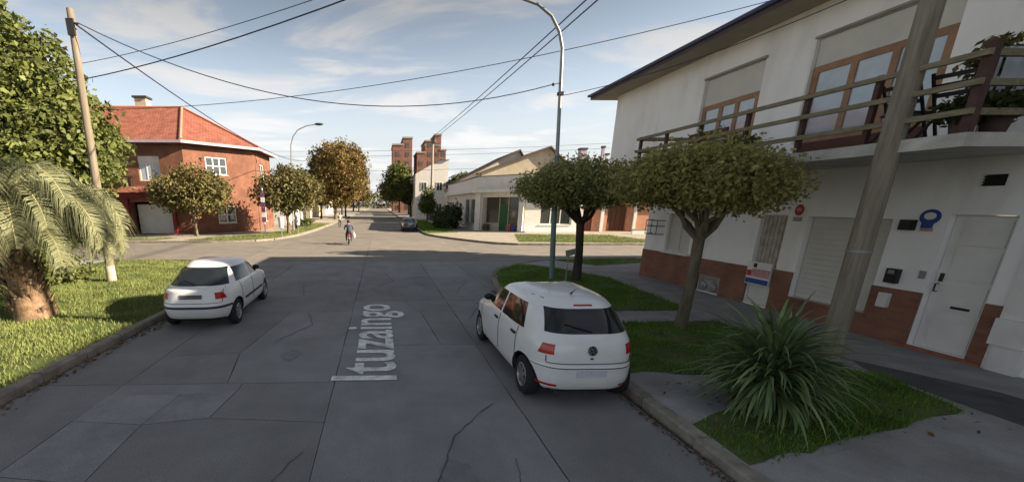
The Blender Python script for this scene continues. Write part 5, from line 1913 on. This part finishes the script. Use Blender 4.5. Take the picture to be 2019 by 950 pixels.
mb = MB(); mb.tube([(0, 0, 0.0), (0, 0, 0.55)], 0.152, 16); mb.build('painted_base', M['stone'], lp, 50)

lamp = thing('street_lamp', 'tall green lamp post with a curved arm on the near right corner', 'street lamp', (6.22, 14.3, 0.12))
mb = MB()
mb.tube([(0, 0, -0.05), (-0.20, 0, 3.2), (-0.245, 0, 4.2)], [0.095, 0.085, 0.08], 12)
mb.build('lower_shaft', M['steel_green'], lamp, 50)
mb = MB()
arm = [(-0.245, 0, 4.2), (-0.36, 0, 6.3), (-0.42, 0, 7.4), (-0.56, 0, 7.85), (-0.85, 0, 8.28), (-1.30, 0, 8.58), (-1.85, 0, 8.74), (-2.6, 0, 8.86), (-3.1, 0, 8.90)]
mb.tube(arm, [0.062, 0.055, 0.05, 0.047, 0.045, 0.042, 0.040, 0.038, 0.036], 10)
mb.build('arm', M['steel'], lamp, 60)
mb = MB(); mb.ball((-3.4, 0, 8.90), (0.36, 0.13, 0.09)); mb.build('lamp_head', M['steel'], lamp, 50)
mb = MB(); mb.tube([(-0.36, -0.06, 6.40), (-0.60, -0.06, 6.36)], 0.012, 5); mb.ball((-0.62, -0.06, 6.35), 0.05, 8, 6); mb.build('cable_bracket', M['iron'], lamp)
mb = MB(); mb.box(-0.42, -0.26, -0.08, 0.08, 6.05, 6.15); mb.build('clamp', M['iron'], lamp)
bs_ = thing('corner_post', 'thin short post with a small tilted plate beside the lamp post', 'post', (6.55, 13.9, 0.12))
mb = MB(); mb.tube([(0, 0, -0.05), (0, 0, 0.95)], 0.022, 7); mb.build('shaft', M['steel'], bs_)
mb = MB(); mb.obox((0.06, -0.03, 1.02), (0.17, 0, 0.04), (0, 0.012, 0), (-0.02, 0, 0.10)); mb.build('plate', M['concrete'], bs_)

l2 = thing('street_lamp', 'slim grey street lamp with a curved arm behind the olive street trees', 'street lamp', (-8.9, 42.5, 0.12))
mb = MB(); mb.tube([(0, 0, -0.05), (0.1, 0, 4), (0.25, 0, 8.2), (0.5, 0, 9.0), (1.0, 0, 9.6), (1.8, 0, 9.95), (2.7, 0, 10.1)], [0.10, 0.085, 0.06, 0.055, 0.05, 0.045, 0.04], 9); mb.build('shaft', M['steel'], l2, 60)
mb = MB(); mb.ball((3.05, 0, 10.12), (0.45, 0.16, 0.12)); mb.build('lamp_head', M['iron'], l2, 50)
fp = thing('utility_pole', 'concrete utility pole in front of the far white house', 'pole', (8.9, 72, 0.12))
mb = MB(); mb.tube([(0, 0, -0.1), (0, 0, 12.6)], [0.26, 0.17], 12); mb.build('shaft', M['concrete'], fp, 50)
mb = MB(); mb.box(-0.25, 0.25, -0.25, 0.25, 12.4, 13.3); mb.build('transformer', M['iron'], fp)
mb = MB(); mb.box(-1.4, 1.4, -0.08, 0.08, 12.1, 12.25); mb.build('crossarm', M['concrete'], fp)


def sag(a, b, s, n=24):
    a, b = Vector(a), Vector(b)
    return [a.lerp(b, i / n) - Vector((0, 0, 4 * s * (i / n) * (1 - i / n))) for i in range(n + 1)]


def cable(a, b, s, r, label, group='overhead cables'):
    mb_ = MB()
    mb_.tube(sag(a, b, s), r, 6)
    o_ = mb_.build('overhead_cable', M['cable'], None, 60)
    tag(o_, label, 'cable', group)


cable((-9.15, 14.25, 8.0), (-10.2, 60.0, 8.6), 1.1, 0.026, 'thick dark cable from the left pole down towards the orange house')
cable((-9.1, 14.25, 8.05), (5.62, 14.24, 6.48), 1.35, 0.014, 'thin cable sagging from the left pole across to the lamp post')
cable((8.4, 72, 13.25), (8.0, 6.5, 10.0), 0.25, 0.030, 'left of the two thick cables running down the middle of the sky')
cable((9.0, 72, 13.25), (8.42, 6.5, 10.0), 0.25, 0.030, 'right of the two thick cables running down the middle of the sky')
cable((-22.0, 24.5, 8.6), (8.6, 6.3, 8.8), 1.15, 0.020, 'dark cable sagging from the upper left to the top edge, thickest of its crossing group')
cable((-20.0, 24.0, 9.3), (9.5, 8.0, 9.9), 1.0, 0.013, 'thin cable above the thickest crossing cable at the top')
cable((-24.0, 26.0, 8.2), (16.8, 16.0, 10.4), 1.6, 0.014, 'long thin cable rising to the right across the lamp arm')
cable((-13.0, 20.0, 8.2), (-9.32, 14.4, 8.1), 0.15, 0.018, 'short cable entering the left pole from the tree')
cable((5.86, 14.3, 6.15), (10.2, 9.2, 7.05), 0.25, 0.010, 'thin drop cable from the lamp post to the eave of the white building')
for z_ in (13.0, 12.2, 9.8):
    cable((-40, 74, z_ - 1.2), (40, 74, z_), 0.8, 0.022, {13.0: 'highest distant horizontal wire over the far road', 12.2: 'middle distant horizontal wire over the far road', 9.8: 'lowest distant horizontal wire over the far road'}[z_])
cable((9.55, 6.3, 7.2), (9.9, 6.0, 4.75), 0.0, 0.010, 'wire from the eave down to the balcony right of the pole')
cable((9.3, 5.5, 7.2), (9.6, 5.78, 4.3), 0.0, 0.010, 'wire at the right edge from the eave to the balcony end')

# ------------------------------------------------------------------ orange brick house on the far left corner
hs = thing('brick_house', 'two-storey orange brick house with a red tiled roof on the far left corner', 'house', (-20, 43, 0.12), world=True)
HA, HB = (-17.2, 38.0), (-12.5, 42.7)
FL = Face((-34, 38.0), HA)
FC = Face(HA, HB)
FR_ = Face(HB, (-12.5, 49))
for f in (FL, FC, FR_):
    pass
ew = 8.05


def hl(x):
    return x + 34


cw = [(1.9, 3.9, 5.4, 6.95, 0.15), (2.6, 4.4, 1.0, 2.6, 0.15)]
lw = [(hl(-21.2), hl(-19.3), 4.75, 6.85, 0.25), (hl(-22.4), hl(-18.6), 0.13, 2.95, 0.9), (hl(-29), hl(-27), 5.0, 6.8, 0.2), (hl(-30), hl(-28), 1.0, 2.8, 0.2)]
mb = MB()
wall(mb, (-34, 38), HA, 0.1, ew, lw)
wall(mb, HA, HB, 0.1, ew, cw)
wall(mb, HB, (-12.5, 49), 0.1, ew, [(2, 3.6, 1.0, 2.6), (2, 3.6, 5.2, 6.8)])
wall(mb, (-12.5, 49), (-34, 49), 0.1, ew, [])
wall(mb, (-34, 49), (-34, 38), 0.1, ew, [])
mb.build('wall', M['orange_xz'], hs)
window(FC, 1.9, 3.9, 5.4, 6.95, -0.05, hs, M['white_paint'], M['glass'], 3, 2, 0.10, 'window', M['stone'])
window(FC, 2.6, 4.4, 1.0, 2.6, -0.05, hs, M['white_paint'], M['glass'], 2, 2, 0.09, 'window', M['stone'])
window(FL, hl(-21.2), hl(-19.3), 4.75, 6.30, -0.15, hs, M['white_paint'], M['curtain_glass'], 3, 1, 0.10, 'window')
d = MB(); FL.box(d, hl(-21.2), hl(-19.3), 6.31, 6.85, -0.24, -0.12); d.build('shutter_box', M['cream'], hs)
window(FL, hl(-29), hl(-27), 5.0, 6.8, -0.1, hs, M['white_paint'], M['glass'], 2, 1, 0.09, 'window', M['stone'])
window(FL, hl(-30), hl(-28), 1.0, 2.8, -0.1, hs, M['white_paint'], M['glass'], 2, 1, 0.09, 'window', M['stone'])
for s0, z0 in ((2, 1.0), (2, 5.2)):
    window(FR_, s0, s0 + 1.6, z0, z0 + 1.6, -0.08, hs, M['white_paint'], M['glass'], 2, 1, 0.09, 'window', M['stone'])
gd = MB(); FL.box(gd, hl(-22.2), hl(-18.8), 0.14, 2.75, -0.85, -0.75)
gdo = gd.build('garage_door', M['white_paint'], hs)
for i in range(5):
    d = MB(); FL.box(d, hl(-22.15), hl(-18.85), 0.18 + i * 0.51, 0.66 + i * 0.51, -0.748, -0.72); d.build('panel', M['white_paint'], gdo)
for x in (-22.55, -18.5, -24.6):
    d = MB(); FL.box(d, hl(x) - 0.15, hl(x) + 0.15, 0.122, 3.3, 0.003, 0.30); d.build('porch_post', M['maroon'], hs)
d = MB(); FL.box(d, hl(-26.0), hl(-18.2), 3.302, 3.72, 0.003, 0.60); d.build('porch_beam', M['maroon'], hs)
d = MB()
d.add([(-26.3, 37.98, 4.30), (-17.9, 37.98, 4.30), (-17.7, 36.7, 3.76), (-26.5, 36.7, 3.76), (-26.3, 37.98, 3.73), (-17.9, 37.98, 3.73), (-17.7, 36.7, 3.725), (-26.5, 36.7, 3.725)],
      [(0, 3, 2, 1), (3, 7, 6, 2), (0, 4, 7, 3), (1, 2, 6, 5), (4, 5, 6, 7)])
d.build('porch_roof', M['tile'], hs)
# balcony rail over the porch
d = MB()
for i in range(9):
    FL.box(d, hl(-25.8) + i * 0.5, hl(-25.8) + i * 0.5 + 0.05, 4.31, 5.1, 0.05, 0.10)
FL.box(d, hl(-25.8), hl(-21.7), 5.1, 5.18, 0.04, 0.11)
d.build('balcony_rail', M['iron'], hs)
# roof: hips meet over the chamfer
ro = 0.75
k2_ = ro * math.tan(R(22.5))
e1 = (-17.2 + k2_, 38 - ro); e2 = (-12.5 + ro, 42.7 - k2_)
apx = (-19.7, 44.6, 12.05)
ridge_end = (-34.8, 44.6, apx[2])
apx2 = (-19.7, 45.0, apx[2])
mb = MB()
zE = 8.06
mb.add([(e1[0], e1[1], zE), apx, ridge_end, (-34.8, 38 - ro, zE)], [(0, 1, 2, 3)])
mb.add([(e1[0], e1[1], zE), (e2[0], e2[1], zE), apx], [(0, 1, 2)])
mb.add([(e2[0], e2[1], zE), (-12.5 + ro, 49.7, zE), apx2, apx], [(0, 1, 2, 3)])
mb.add([(-12.5 + ro, 49.7, zE), (-34.8, 49.7, zE), (-34.8, 45.0, apx[2]), apx2], [(0, 1, 2, 3)])
mb.add([(-34.8, 38 - ro, zE), ridge_end, (-34.8, 45.0, apx[2]), (-34.8, 49.7, zE)], [(0, 1, 2, 3)])
mb.add([apx, apx2, (-34.8, 45.0, apx[2]), ridge_end], [(0, 1, 2, 3)])
rf = mb.build('roof', M['tile'], hs)
mb = MB()
mb.tube([(e1[0], e1[1], zE + 0.06), (apx[0], apx[1], apx[2] + 0.06)], 0.13, 6)
mb.tube([(e2[0], e2[1], zE + 0.06), (apx[0], apx[1], apx[2] + 0.06)], 0.13, 6)
mb.tube([(apx[0], apx[1], apx[2] + 0.05), (ridge_end[0], ridge_end[1], ridge_end[2] + 0.05)], 0.12, 6)
mb.build('ridge_tiles', M['ridge'], rf)
mb = MB()
out = [(-34.8, 38 - ro), e1, e2, (-12.5 + ro, 49.7)]
for a, b in zip(out[:-1], out[1:]):
    mb.bar((a[0], a[1], zE - 0.12), (b[0], b[1], zE - 0.12), 0.10, 0.22)
mb.build('gutter', M['lilac'], rf)
mb = MB()
inn = [(-34.8, 38), HA, HB, (-12.5, 49.7)]
for i in range(3):
    mb.add([(out[i][0], out[i][1], zE - 0.16), (out[i + 1][0], out[i + 1][1], zE - 0.16), (inn[i + 1][0], inn[i + 1][1], zE - 0.16), (inn[i][0], inn[i][1], zE - 0.16)], [(0, 3, 2, 1)])
mb.build('soffit', M['dark_wood'], rf)
mb = MB(); mb.box(-24.4, -23.3, 44.9, 45.8, 11.6, 13.0); ch_ = mb.build('chimney', M['stone'], rf)
mb = MB(); mb.box(-24.55, -23.15, 44.75, 45.95, 13.003, 13.18); mb.build('chimney_cap', M['iron'], ch_)

# banner post, white rubbish baskets and verge bits on the far left verge
bp_ = thing('banner_post', 'street post with a purple and white vertical banner right of the brick house', 'banner', (-9.6, 34.6, 0.13))
mb = MB(); mb.tube([(0, 0, -0.05), (0, 0, 3.9)], 0.05, 8); mb.build('post', M['white_paint'], bp_)
for i in range(6):
    mb = MB(); mb.box(-0.16, 0.16, -0.085, -0.055, 1.2 + i * 0.40, 1.575 + i * 0.40)
    mb.build('banner_panel', M['purple'] if i % 3 != 1 else M['bag'], bp_)
mb = MB(); mb.box(-0.75, 0.25, -0.05, 0.05, 3.62, 3.72); mb.build('arm', M['iron'], bp_)
for (x, y, lb) in ((-8.15, 34.2, 'white litter basket on a post left of the olive street tree trunk'), (-7.75, 39.0, 'white litter basket on a post right of the olive street tree trunk')):
    t = thing('litter_basket', lb, 'basket', (x, y, 0.13), 0, 'litter baskets on the far verge')
    mb = MB(); mb.tube([(0, 0, -0.05), (0, 0, 0.9)], 0.04, 7); mb.build('post', M['steel'], t)
    mb = MB(); mb.lathe([(0.01, 0.75), (0.20, 0.75), (0.26, 1.65), (0.23, 1.65), (0.18, 0.8), (0.01, 0.8)], 12); mb.build('basket', M['bag'], t, 40)
for (x, y, lb) in ((-9.2, 46.0, 'dark slim bin on the far verge under the autumn tree'),):
    t = thing('verge_bin', lb, 'bin', (x, y, 0.13))
    mb = MB(); mb.lathe([(0.01, 0), (0.22, 0), (0.25, 1.1), (0.27, 1.1), (0.27, 1.2), (0.01, 1.25)], 12); mb.build('body', M['iron'], t, 40)

# ------------------------------------------------------------------ corner shop on the far right corner
sh = thing('corner_shop', 'flat-roofed cream and white corner shop with a chamfered entrance on the far right corner', 'shop', (18, 45, 0.12), world=True)
SA, SB = (10.07, 43.4), (13.95, 39.52)
G1 = Face((10.07, 62.0), SA)       # along the main street
G2 = Face(SA, SB)                  # chamfer
G3 = Face(SB, (19.6, 39.52))       # side-street front
mb = MB()
wall(mb, (10.07, 62), SA, 0.1, 3.9, [(13.2, 15.4, 0.75, 3.3, 0.2), (15.9, 18.2, 0.75, 3.3, 0.2)])
wall(mb, SA, SB, 0.1, 3.9, [(0.75, 4.85, 0.13, 3.45, 0.8)])
mb.build('wall', M['cream'], sh)
mb = MB()
wall(mb, SB, (19.6, 39.52), 0.1, 3.9, [(1.5, 4.6, 0.85, 3.1, 0.3)])
mb.build('white_front', M['white_paint'], sh)
mb = MB()
wall(mb, (19.6, 39.52), (19.6, 62), 0.1, 5.55, [])
wall(mb, (19.6, 62), (10.07, 62), 0.1, 5.55, [])
mb.build('back_wall', M['cream'], sh)
mb = MB()
mb.prism([(9.45, 62.0), (9.45, 43.1), (13.7, 38.85), (19.6, 38.85), (19.6, 39.5), (14.0, 39.55), (10.1, 43.45), (10.1, 62.0)], 3.90, 4.20)
mb.build('canopy', M['cream'], sh)
mb = MB()
wall(mb, (10.07, 62), SA, 4.202, 5.55, [])
wall(mb, SA, SB, 4.202, 5.55, [])
mb.build('parapet', M['cream'], sh)
mb = MB()
wall(mb, SB, (19.6, 39.52), 4.202, 5.55, [(0.7, 4.9, 4.5, 5.15, 0.12)])
mb.build('white_parapet', M['white_paint'], sh)
mb = MB(); G3.box(mb, 0.72, 4.88, 4.51, 5.14, -0.11, -0.07); mb.build('sign_board', M['concrete'], sh)
mb = MB(); mb.prism([(10.07, 62), (10.07, 43.4), (13.95, 39.52), (19.6, 39.52), (19.6, 62)], 5.45, 5.552); mb.build('roof', M['concrete'], sh)
for s0 in (13.2, 15.9):
    window(G1, s0, s0 + 2.25, 0.75, 3.3, -0.12, sh, M['steel'], M['shop_glass'], 3, 1, 0.08, 'shop_window', M['stone'])
mb = MB(); G2.box(mb, 0.76, 4.84, 0.13, 3.44, -0.79, -0.76); mb.build('entrance_back', M['shop_glass'], sh)
mb = MB(); G2.box(mb, 2.45, 3.30, 0.135, 2.75, -0.755, -0.68); mb.build('entrance_door', M['green_door'], sh)
mb = MB()
for s0 in (0.78, 2.33, 3.34, 4.74):
    G2.box(mb, s0, s0 + 0.08, 0.135, 3.43, -0.755, -0.66)
G2.box(mb, 0.87, 2.32, 0.135, 0.9, -0.755, -0.69)
G2.box(mb, 3.43, 4.73, 0.135, 0.7, -0.755, -0.69)
mb.build('entrance_frame', M['stone'], sh)
window(G3, 1.5, 4.6, 0.85, 3.1, -0.2, sh, M['white_paint'], M['shop_glass'], 3, 1, 0.10, 'shop_window', M['white_paint'])
for s0_, s1_ in ((0.05, 0.65), (4.92, 5.40)):
    mb = MB(); G2.box(mb, s0_, s1_, 0.123, 3.89, 0.003, 0.28); mb.build('column', M['cream'], sh)
mb = MB(); mb.box(13.9, 19.6, 39.0, 39.5, 0.122, 0.30); mb.build('step', M['white_paint'], sh)
for (dx, m_, lb) in ((1.2, 'pot', 'dark crate of goods inside the corner shop entrance, left of the green door'), (3.75, 'terracotta', 'reddish crate of goods right of the green shop door'), (4.35, 'sign_blue', 'bluish crate of goods at the right jamb of the shop entrance')):
    p = G2.P(dx, 0.132, -0.25)
    t = thing('goods_crate', lb, 'crate', p, R(-45), 'crates in the shop entrance')
    mb = MB()
    mb.box(-0.25, 0.25, -0.18, 0.18, 0, 0.04)
    for s_ in (-1, 1):
        mb.box(-0.25, 0.25, s_ * 0.18 - 0.015, s_ * 0.18 + 0.015, 0.041, 0.62)
        mb.box(s_ * 0.25 - 0.015, s_ * 0.25 + 0.015, -0.163, 0.163, 0.041, 0.62)
    mb.build('box', M[m_], t)
    mb = MB()
    for k in range(10):
        mb.ball((random.uniform(-.19, .19), random.uniform(-.12, .12), 0.60 + random.uniform(0, .06)), 0.06, 8, 6)
    mb.build('goods', M['terracotta'] if m_ != 'terracotta' else M['stone'], t, 60)
# neighbour to the right: salmon-coloured house front
nb = thing('salmon_house', 'low salmon-coloured house right of the corner shop', 'house', (34, 46, 0.12), world=True)
N1 = Face((19.62, 40.6), (56, 40.6))
mb = MB()
nh = [(0.5, 1.6, 0.15, 2.5, 0.3), (3.0, 5.0, 0.15, 2.7, 0.4), (7.6, 9.4, 0.9, 2.5, 0.2), (13, 15, 0.9, 2.6, 0.2), (22, 24, 0.9, 2.6, 0.2)]
wall(mb, (19.62, 40.6), (56, 40.6), 0.1, 4.0, nh)
wall(mb, (56, 40.6), (56, 60), 0.1, 4.0, [])
wall(mb, (56, 60), (19.62, 60), 0.1, 4.0, [])
mb.build('wall', mat('salmon_render', (0.46, 0.235, 0.155), 0.9, 0.12, 1.5, stain=((0.8, 0.8, 0.8), 0.5, (0.28, 0.16, 0.12))), nb)
mb = MB(); N1.box(mb, 0.52, 1.58, 0.15, 2.48, -0.28, -0.22); mb.build('front_door', M['dark_wood'], nb)
mb = MB(); N1.box(mb, 3.02, 4.98, 0.15, 2.68, -0.38, -0.32); gd_ = mb.build('garage_door', M['dark_wood'], nb)
for i in range(4):
    mb = MB(); N1.box(mb, 3.06 + i * 0.49, 3.49 + i * 0.49, 0.2, 2.63, -0.318, -0.29); mb.build('panel', M['dark_wood'], gd_)
for s0, s1_ in ((7.6, 9.4), (13, 15), (22, 24)):
    window(N1, s0, s1_, 0.9, 2.5, -0.1, nb, M['dark_wood'], M['glass'], 2, 1, 0.08, 'window', M['white_paint'])
mb = MB(); mb.add([(19.4, 39.7, 3.95), (56.5, 39.7, 3.95), (56.5, 50, 6.6), (19.4, 50, 6.6), (56.5, 60.5, 3.95), (19.4, 60.5, 3.95)], [(0, 1, 2, 3), (3, 2, 4, 5)]); mb.build('roof', M['roof_dark'], nb)
mb = MB(); N1.box(mb, 0.1, 36.3, 3.6, 3.93, 0.003, 0.10); mb.build('white_band', M['white_paint'], nb)
for s0 in (0.05, 2.3, 5.6):
    mb = MB(); N1.box(mb, s0, s0 + 0.28, 0.123, 3.598, 0.003, 0.14); mb.build('white_column', M['white_paint'], nb)
gw = thing('garden_wall', 'low white garden wall in front of the salmon house', 'wall', (36, 37.2, 0.12), world=True)
mb = MB(); mb.box(23.2, 56, 37.1, 37.28, 0.122, 0.50); mb.build('wall', M['white_paint'], gw)
mb = MB(); mb.box(23.17, 56, 37.06, 37.32, 0.502, 0.56); mb.build('coping', M['kerb'], gw)


# ------------------------------------------------------------------ houses behind
def gable_house(name, label, x0, x1, y0, y1, ze, zr, xr, wall_m, roof_m, trim_m, parts=()):
    """gable end towards the viewer, ridge along Y at x = xr"""
    t = thing(name, label, 'house', ((x0 + x1) / 2, (y0 + y1) / 2, 0.1), world=True)
    m_ = MB()
    m_.add([(x0, y0, 0.1), (x1, y0, 0.1), (x1, y0, ze), (xr, y0, zr), (x0, y0, ze)], [(0, 1, 2, 3, 4)])
    m_.add([(x0, y1, 0.1), (x1, y1, 0.1), (x1, y1, ze), (xr, y1, zr), (x0, y1, ze)], [(4, 3, 2, 1, 0)])
    m_.add([(x0, y1, 0.1), (x0, y0, 0.1), (x0, y0, ze), (x0, y1, ze)], [(0, 1, 2, 3)])
    m_.add([(x1, y0, 0.1), (x1, y1, 0.1), (x1, y1, ze), (x1, y0, ze)], [(0, 1, 2, 3)])
    m_.build('wall', wall_m, t)
    m_ = MB()
    oh = 0.6
    for (xe, sgn) in ((x0, -1), (x1, 1)):
        sl = (zr - ze) / abs(xr - xe)
        a = Vector((xr, 0, zr)); b = Vector((xe + sgn * oh, 0, ze - sl * oh))
        th = Vector((0, 0, 0.22))
        vs = [(a.x, y0 - oh, a.z + .02), (b.x, y0 - oh, b.z + .02), (b.x, y1 + oh, b.z + .02), (a.x, y1 + oh, a.z + .02)]
        vs += [(p[0], p[1], p[2] + 0.22) for p in vs]
        m_.add(vs, [(0, 1, 2, 3), (4, 7, 6, 5), (0, 4, 5, 1), (1, 5, 6, 2), (2, 6, 7, 3), (3, 7, 4, 0)])
    m_.build('roof', roof_m, t)
    return t


g1 = gable_house('gabled_house', 'brown-roofed house with a long slope rising behind the corner shop', 11.8, 23.5, 63, 74, 6.0, 10.3, 20.6, M['cream'], M['roof_dark'], M['white_paint'])
g2 = gable_house('gabled_house', 'tan gabled house end rising behind the shop beside the lamp post', 15.0, 29.0, 62.3, 72, 7.2, 10.7, 24.8, mat('tan_render', (0.47, 0.42, 0.32), 0.9, 0.12, 1.2), M['roof_dark'], M['white_paint'])
for i, (x, w_, z0, z1, m_) in enumerate(((29.6, 0.9, 7, 10.3, 'lilac'), (32.6, 0.35, 7, 10.6, 'lilac'), (33.3, 0.35, 7, 9.6, 'white_paint'))):
    t = thing('roof_stack', ['squat grey stack above the tan gabled house', 'thin lilac flue pipe seen left of the white building', 'thin white flue pipe nearest the white building'][i], 'flue', (x, 62, 0.1), 0, 'flues on the far roofs')
    mb = MB(); mb.box(-w_ / 2, w_ / 2, -w_ / 2, w_ / 2, 0, z1); mb.build('shaft', M[m_], t)
    mb = MB(); mb.box(-w_ / 2 - 0.08, w_ / 2 + 0.08, -w_ / 2 - 0.08, w_ / 2 + 0.08, z1 + 0.003, z1 + 0.25); mb.build('cap', M['iron'], t)
back = thing('rear_house', 'plain grey house block behind the tan gabled house', 'house', (33, 68, 0.1), world=True)
mb = MB(); mb.box(28.5, 40, 62.5, 72, 0.1, 7.4); mb.build('wall', M['concrete'], back)
mb = MB(); mb.box(28.2, 40.3, 62.2, 72.3, 7.403, 7.65); mb.build('roof', M['roof_dark'], back)

wh = thing('white_house', 'tall white house with a sloping gable behind the concrete pole', 'house', (9.5, 80, 0.12), world=True)
W1 = Face((6.6, 78.0), (12.6, 78.0))
mb = MB()
mb.add([(6.6, 78, 0.1), (12.6, 78, 0.1), (12.6, 78, 10.6), (11.0, 78, 10.6), (6.6, 78, 8.2)], [(0, 1, 2, 3, 4)])
mb.add([(6.6, 92, 0.1), (6.6, 78, 0.1), (6.6, 78, 8.2), (6.6, 92, 8.2)], [(0, 1, 2, 3)])
mb.add([(12.6, 78, 0.1), (12.6, 92, 0.1), (12.6, 92, 10.6), (12.6, 78, 10.6)], [(0, 1, 2, 3)])
mb.add([(12.6, 92, 0.1), (6.6, 92, 0.1), (6.6, 92, 8.2), (11, 92, 10.6), (12.6, 92, 10.6)], [(0, 1, 2, 3, 4)])
mb.build('wall', M['white_paint'], wh)
mb = MB(); mb.add([(6.3, 77.7, 8.05), (11.0, 77.7, 10.62), (11.0, 92.3, 10.62), (6.3, 92.3, 8.05), (12.8, 77.7, 10.62), (12.8, 92.3, 10.62)], [(0, 1, 2, 3), (1, 4, 5, 2)]); mb.build('roof', M['tile'], wh)
for (s0, z0) in ((1.0, 5.2), (3.9, 5.2), (1.2, 1.4), (3.9, 1.4)):
    window(W1, s0, s0 + 1.1, z0, z0 + 1.5, 0.06, wh, M['cream'], M['glass'], 2, 1, 0.08, 'window')
wa = thing('white_house', 'low white annexe house between the tall white house and the shop', 'house', (15, 76, 0.12), world=True)
W2 = Face((12.7, 74.0), (24, 74.0))
mb = MB(); mb.box(12.7, 24, 74.0, 84, 0.1, 6.6); mb.build('wall', M['white_paint'], wa)
mb = MB(); mb.box(12.5, 24.2, 73.7, 84.2, 6.603, 6.85); mb.build('roof', M['concrete'], wa)
for s0 in (0.6, 2.6, 6.0):
    window(W2, s0, s0 + 1.0, 4.2, 5.5, 0.06, wa, M['cream'], M['glass'], 2, 1, 0.08, 'window')
wf = thing('garden_fence', 'dark railing fence along the pavement behind the parked dark car', 'fence', (8.6, 60, 0.12), world=True)
mb = MB()
for z_ in (0.3, 1.7):
    mb.box(8.58, 8.64, 47, 76, z_, z_ + 0.06)
mb.build('rail', M['iron'], wf)
for i in range(59):
    mb = MB(); mb.box(8.59, 8.63, 47.2 + i * 0.49, 47.26 + i * 0.49, 0.12, 1.85); mb.build('picket', M['iron'], wf)


def tower(name, label, blocks, y, m_):
    t = thing(name, label, 'apartment block', (blocks[0][0] + 3, y, 0), world=True)
    for (x0, x1, z1) in blocks:
        mb_ = MB(); mb_.box(x0, x1, y, y + 14, 0, z1); mb_.build('wall', m_, t)
        mb_ = MB(); mb_.box(x0 - 0.2, x1 + 0.2, y - 0.2, y + 14.2, z1 + 0.003, z1 + 0.5); mb_.build('parapet', M['concrete'], t)
        f = Face((x0, y), (x1, y))
        fm_ = M['terracotta']
        nxx = max(1, int((x1 - x0) / 3))
        for i in range(nxx):
            for j in range(int(z1 / 3)):
                s0 = (x1 - x0) * (i + 0.5) / nxx - 0.6
                window(f, s0, s0 + 1.2, 1 + j * 3, 2.5 + j * 3, 0.08, t, fm_, M['glass'], 1, 1, 0.10, 'window')
    return t


tower('apartment_tower', 'red-brick apartment tower behind the green street tree', [(4.6, 8.2, 22.6), (8.2, 11.4, 24.8)], 150, M['red_brick_far'])
tower('apartment_tower', 'stepped red-brick apartment tower behind the white house', [(13.2, 16.0, 20.2), (16.0, 19.4, 24.0), (19.4, 21.6, 26.0), (21.6, 23.4, 21.0)], 151, M['red_brick_far'])
# low houses filling the far left side behind the trees
for i, (x0, x1, y0, z1, m_, lb) in enumerate(((-30, -13.5, 60, 5.2, 'cream', 'low cream house behind the autumn trees on the left'), (-32, -14, 84, 5.6, 'stone', 'low stone-coloured house farther along the left side'),
                                              (-34, -14, 108, 6.0, 'white_paint', 'distant white house on the left side of the far road'), (11, 30, 100, 6.0, 'stone', 'distant house behind the green tree on the right'),
                                              (11, 30, 126, 6.4, 'cream', 'farthest cream house on the right side of the road'))):
    t = thing('terrace_house', lb, 'house', ((x0 + x1) / 2, y0 + 8, 0.12), world=True)
    mb = MB(); mb.box(x0, x1, y0, y0 + 16, 0.1, z1); mb.build('wall', M[m_], t)
    mb = MB(); mb.add([(x0 - .4, y0 - .4, z1), (x1 + .4, y0 - .4, z1), (x1 + .4, y0 + 16.4, z1), (x0 - .4, y0 + 16.4, z1), ((x0 + x1) / 2 - 3, y0 + 8, z1 + 2.6), ((x0 + x1) / 2 + 3, y0 + 8, z1 + 2.6)],
                      [(0, 1, 5, 4), (1, 2, 5), (2, 3, 4, 5), (3, 0, 4)]); mb.build('roof', M['tile'], t)
    f = Face((x0, y0), (x1, y0))
    for s0 in (2, 6, 10):
        window(f, s0, s0 + 1.4, 1.2, 2.8, 0.06, t, M['white_paint'], M['glass'], 2, 1, 0.08, 'window')
# the wooded end of the street
P, U, V = foliage([(-80 + i * 6.0, 300 + (i % 3) * 8, 6.0, 5, 5, 7 + (i % 4)) for i in range(32)], 20000, 1.0, 1.6, 0.3)
wd = link('distant_trees', quads_mesh('distant_trees', P, U, V, M['leaf_olive']))
stuff(wd)
tag(wd, 'distant line of trees closing the far end of the street', 'trees')
for o in bpy.data.objects:
    if 'world_built' in o:
        del o['world_built']
print('objects', len(bpy.data.objects), 'tris', sum(len(o.data.polygons) for o in bpy.data.objects if o.type == 'MESH'))
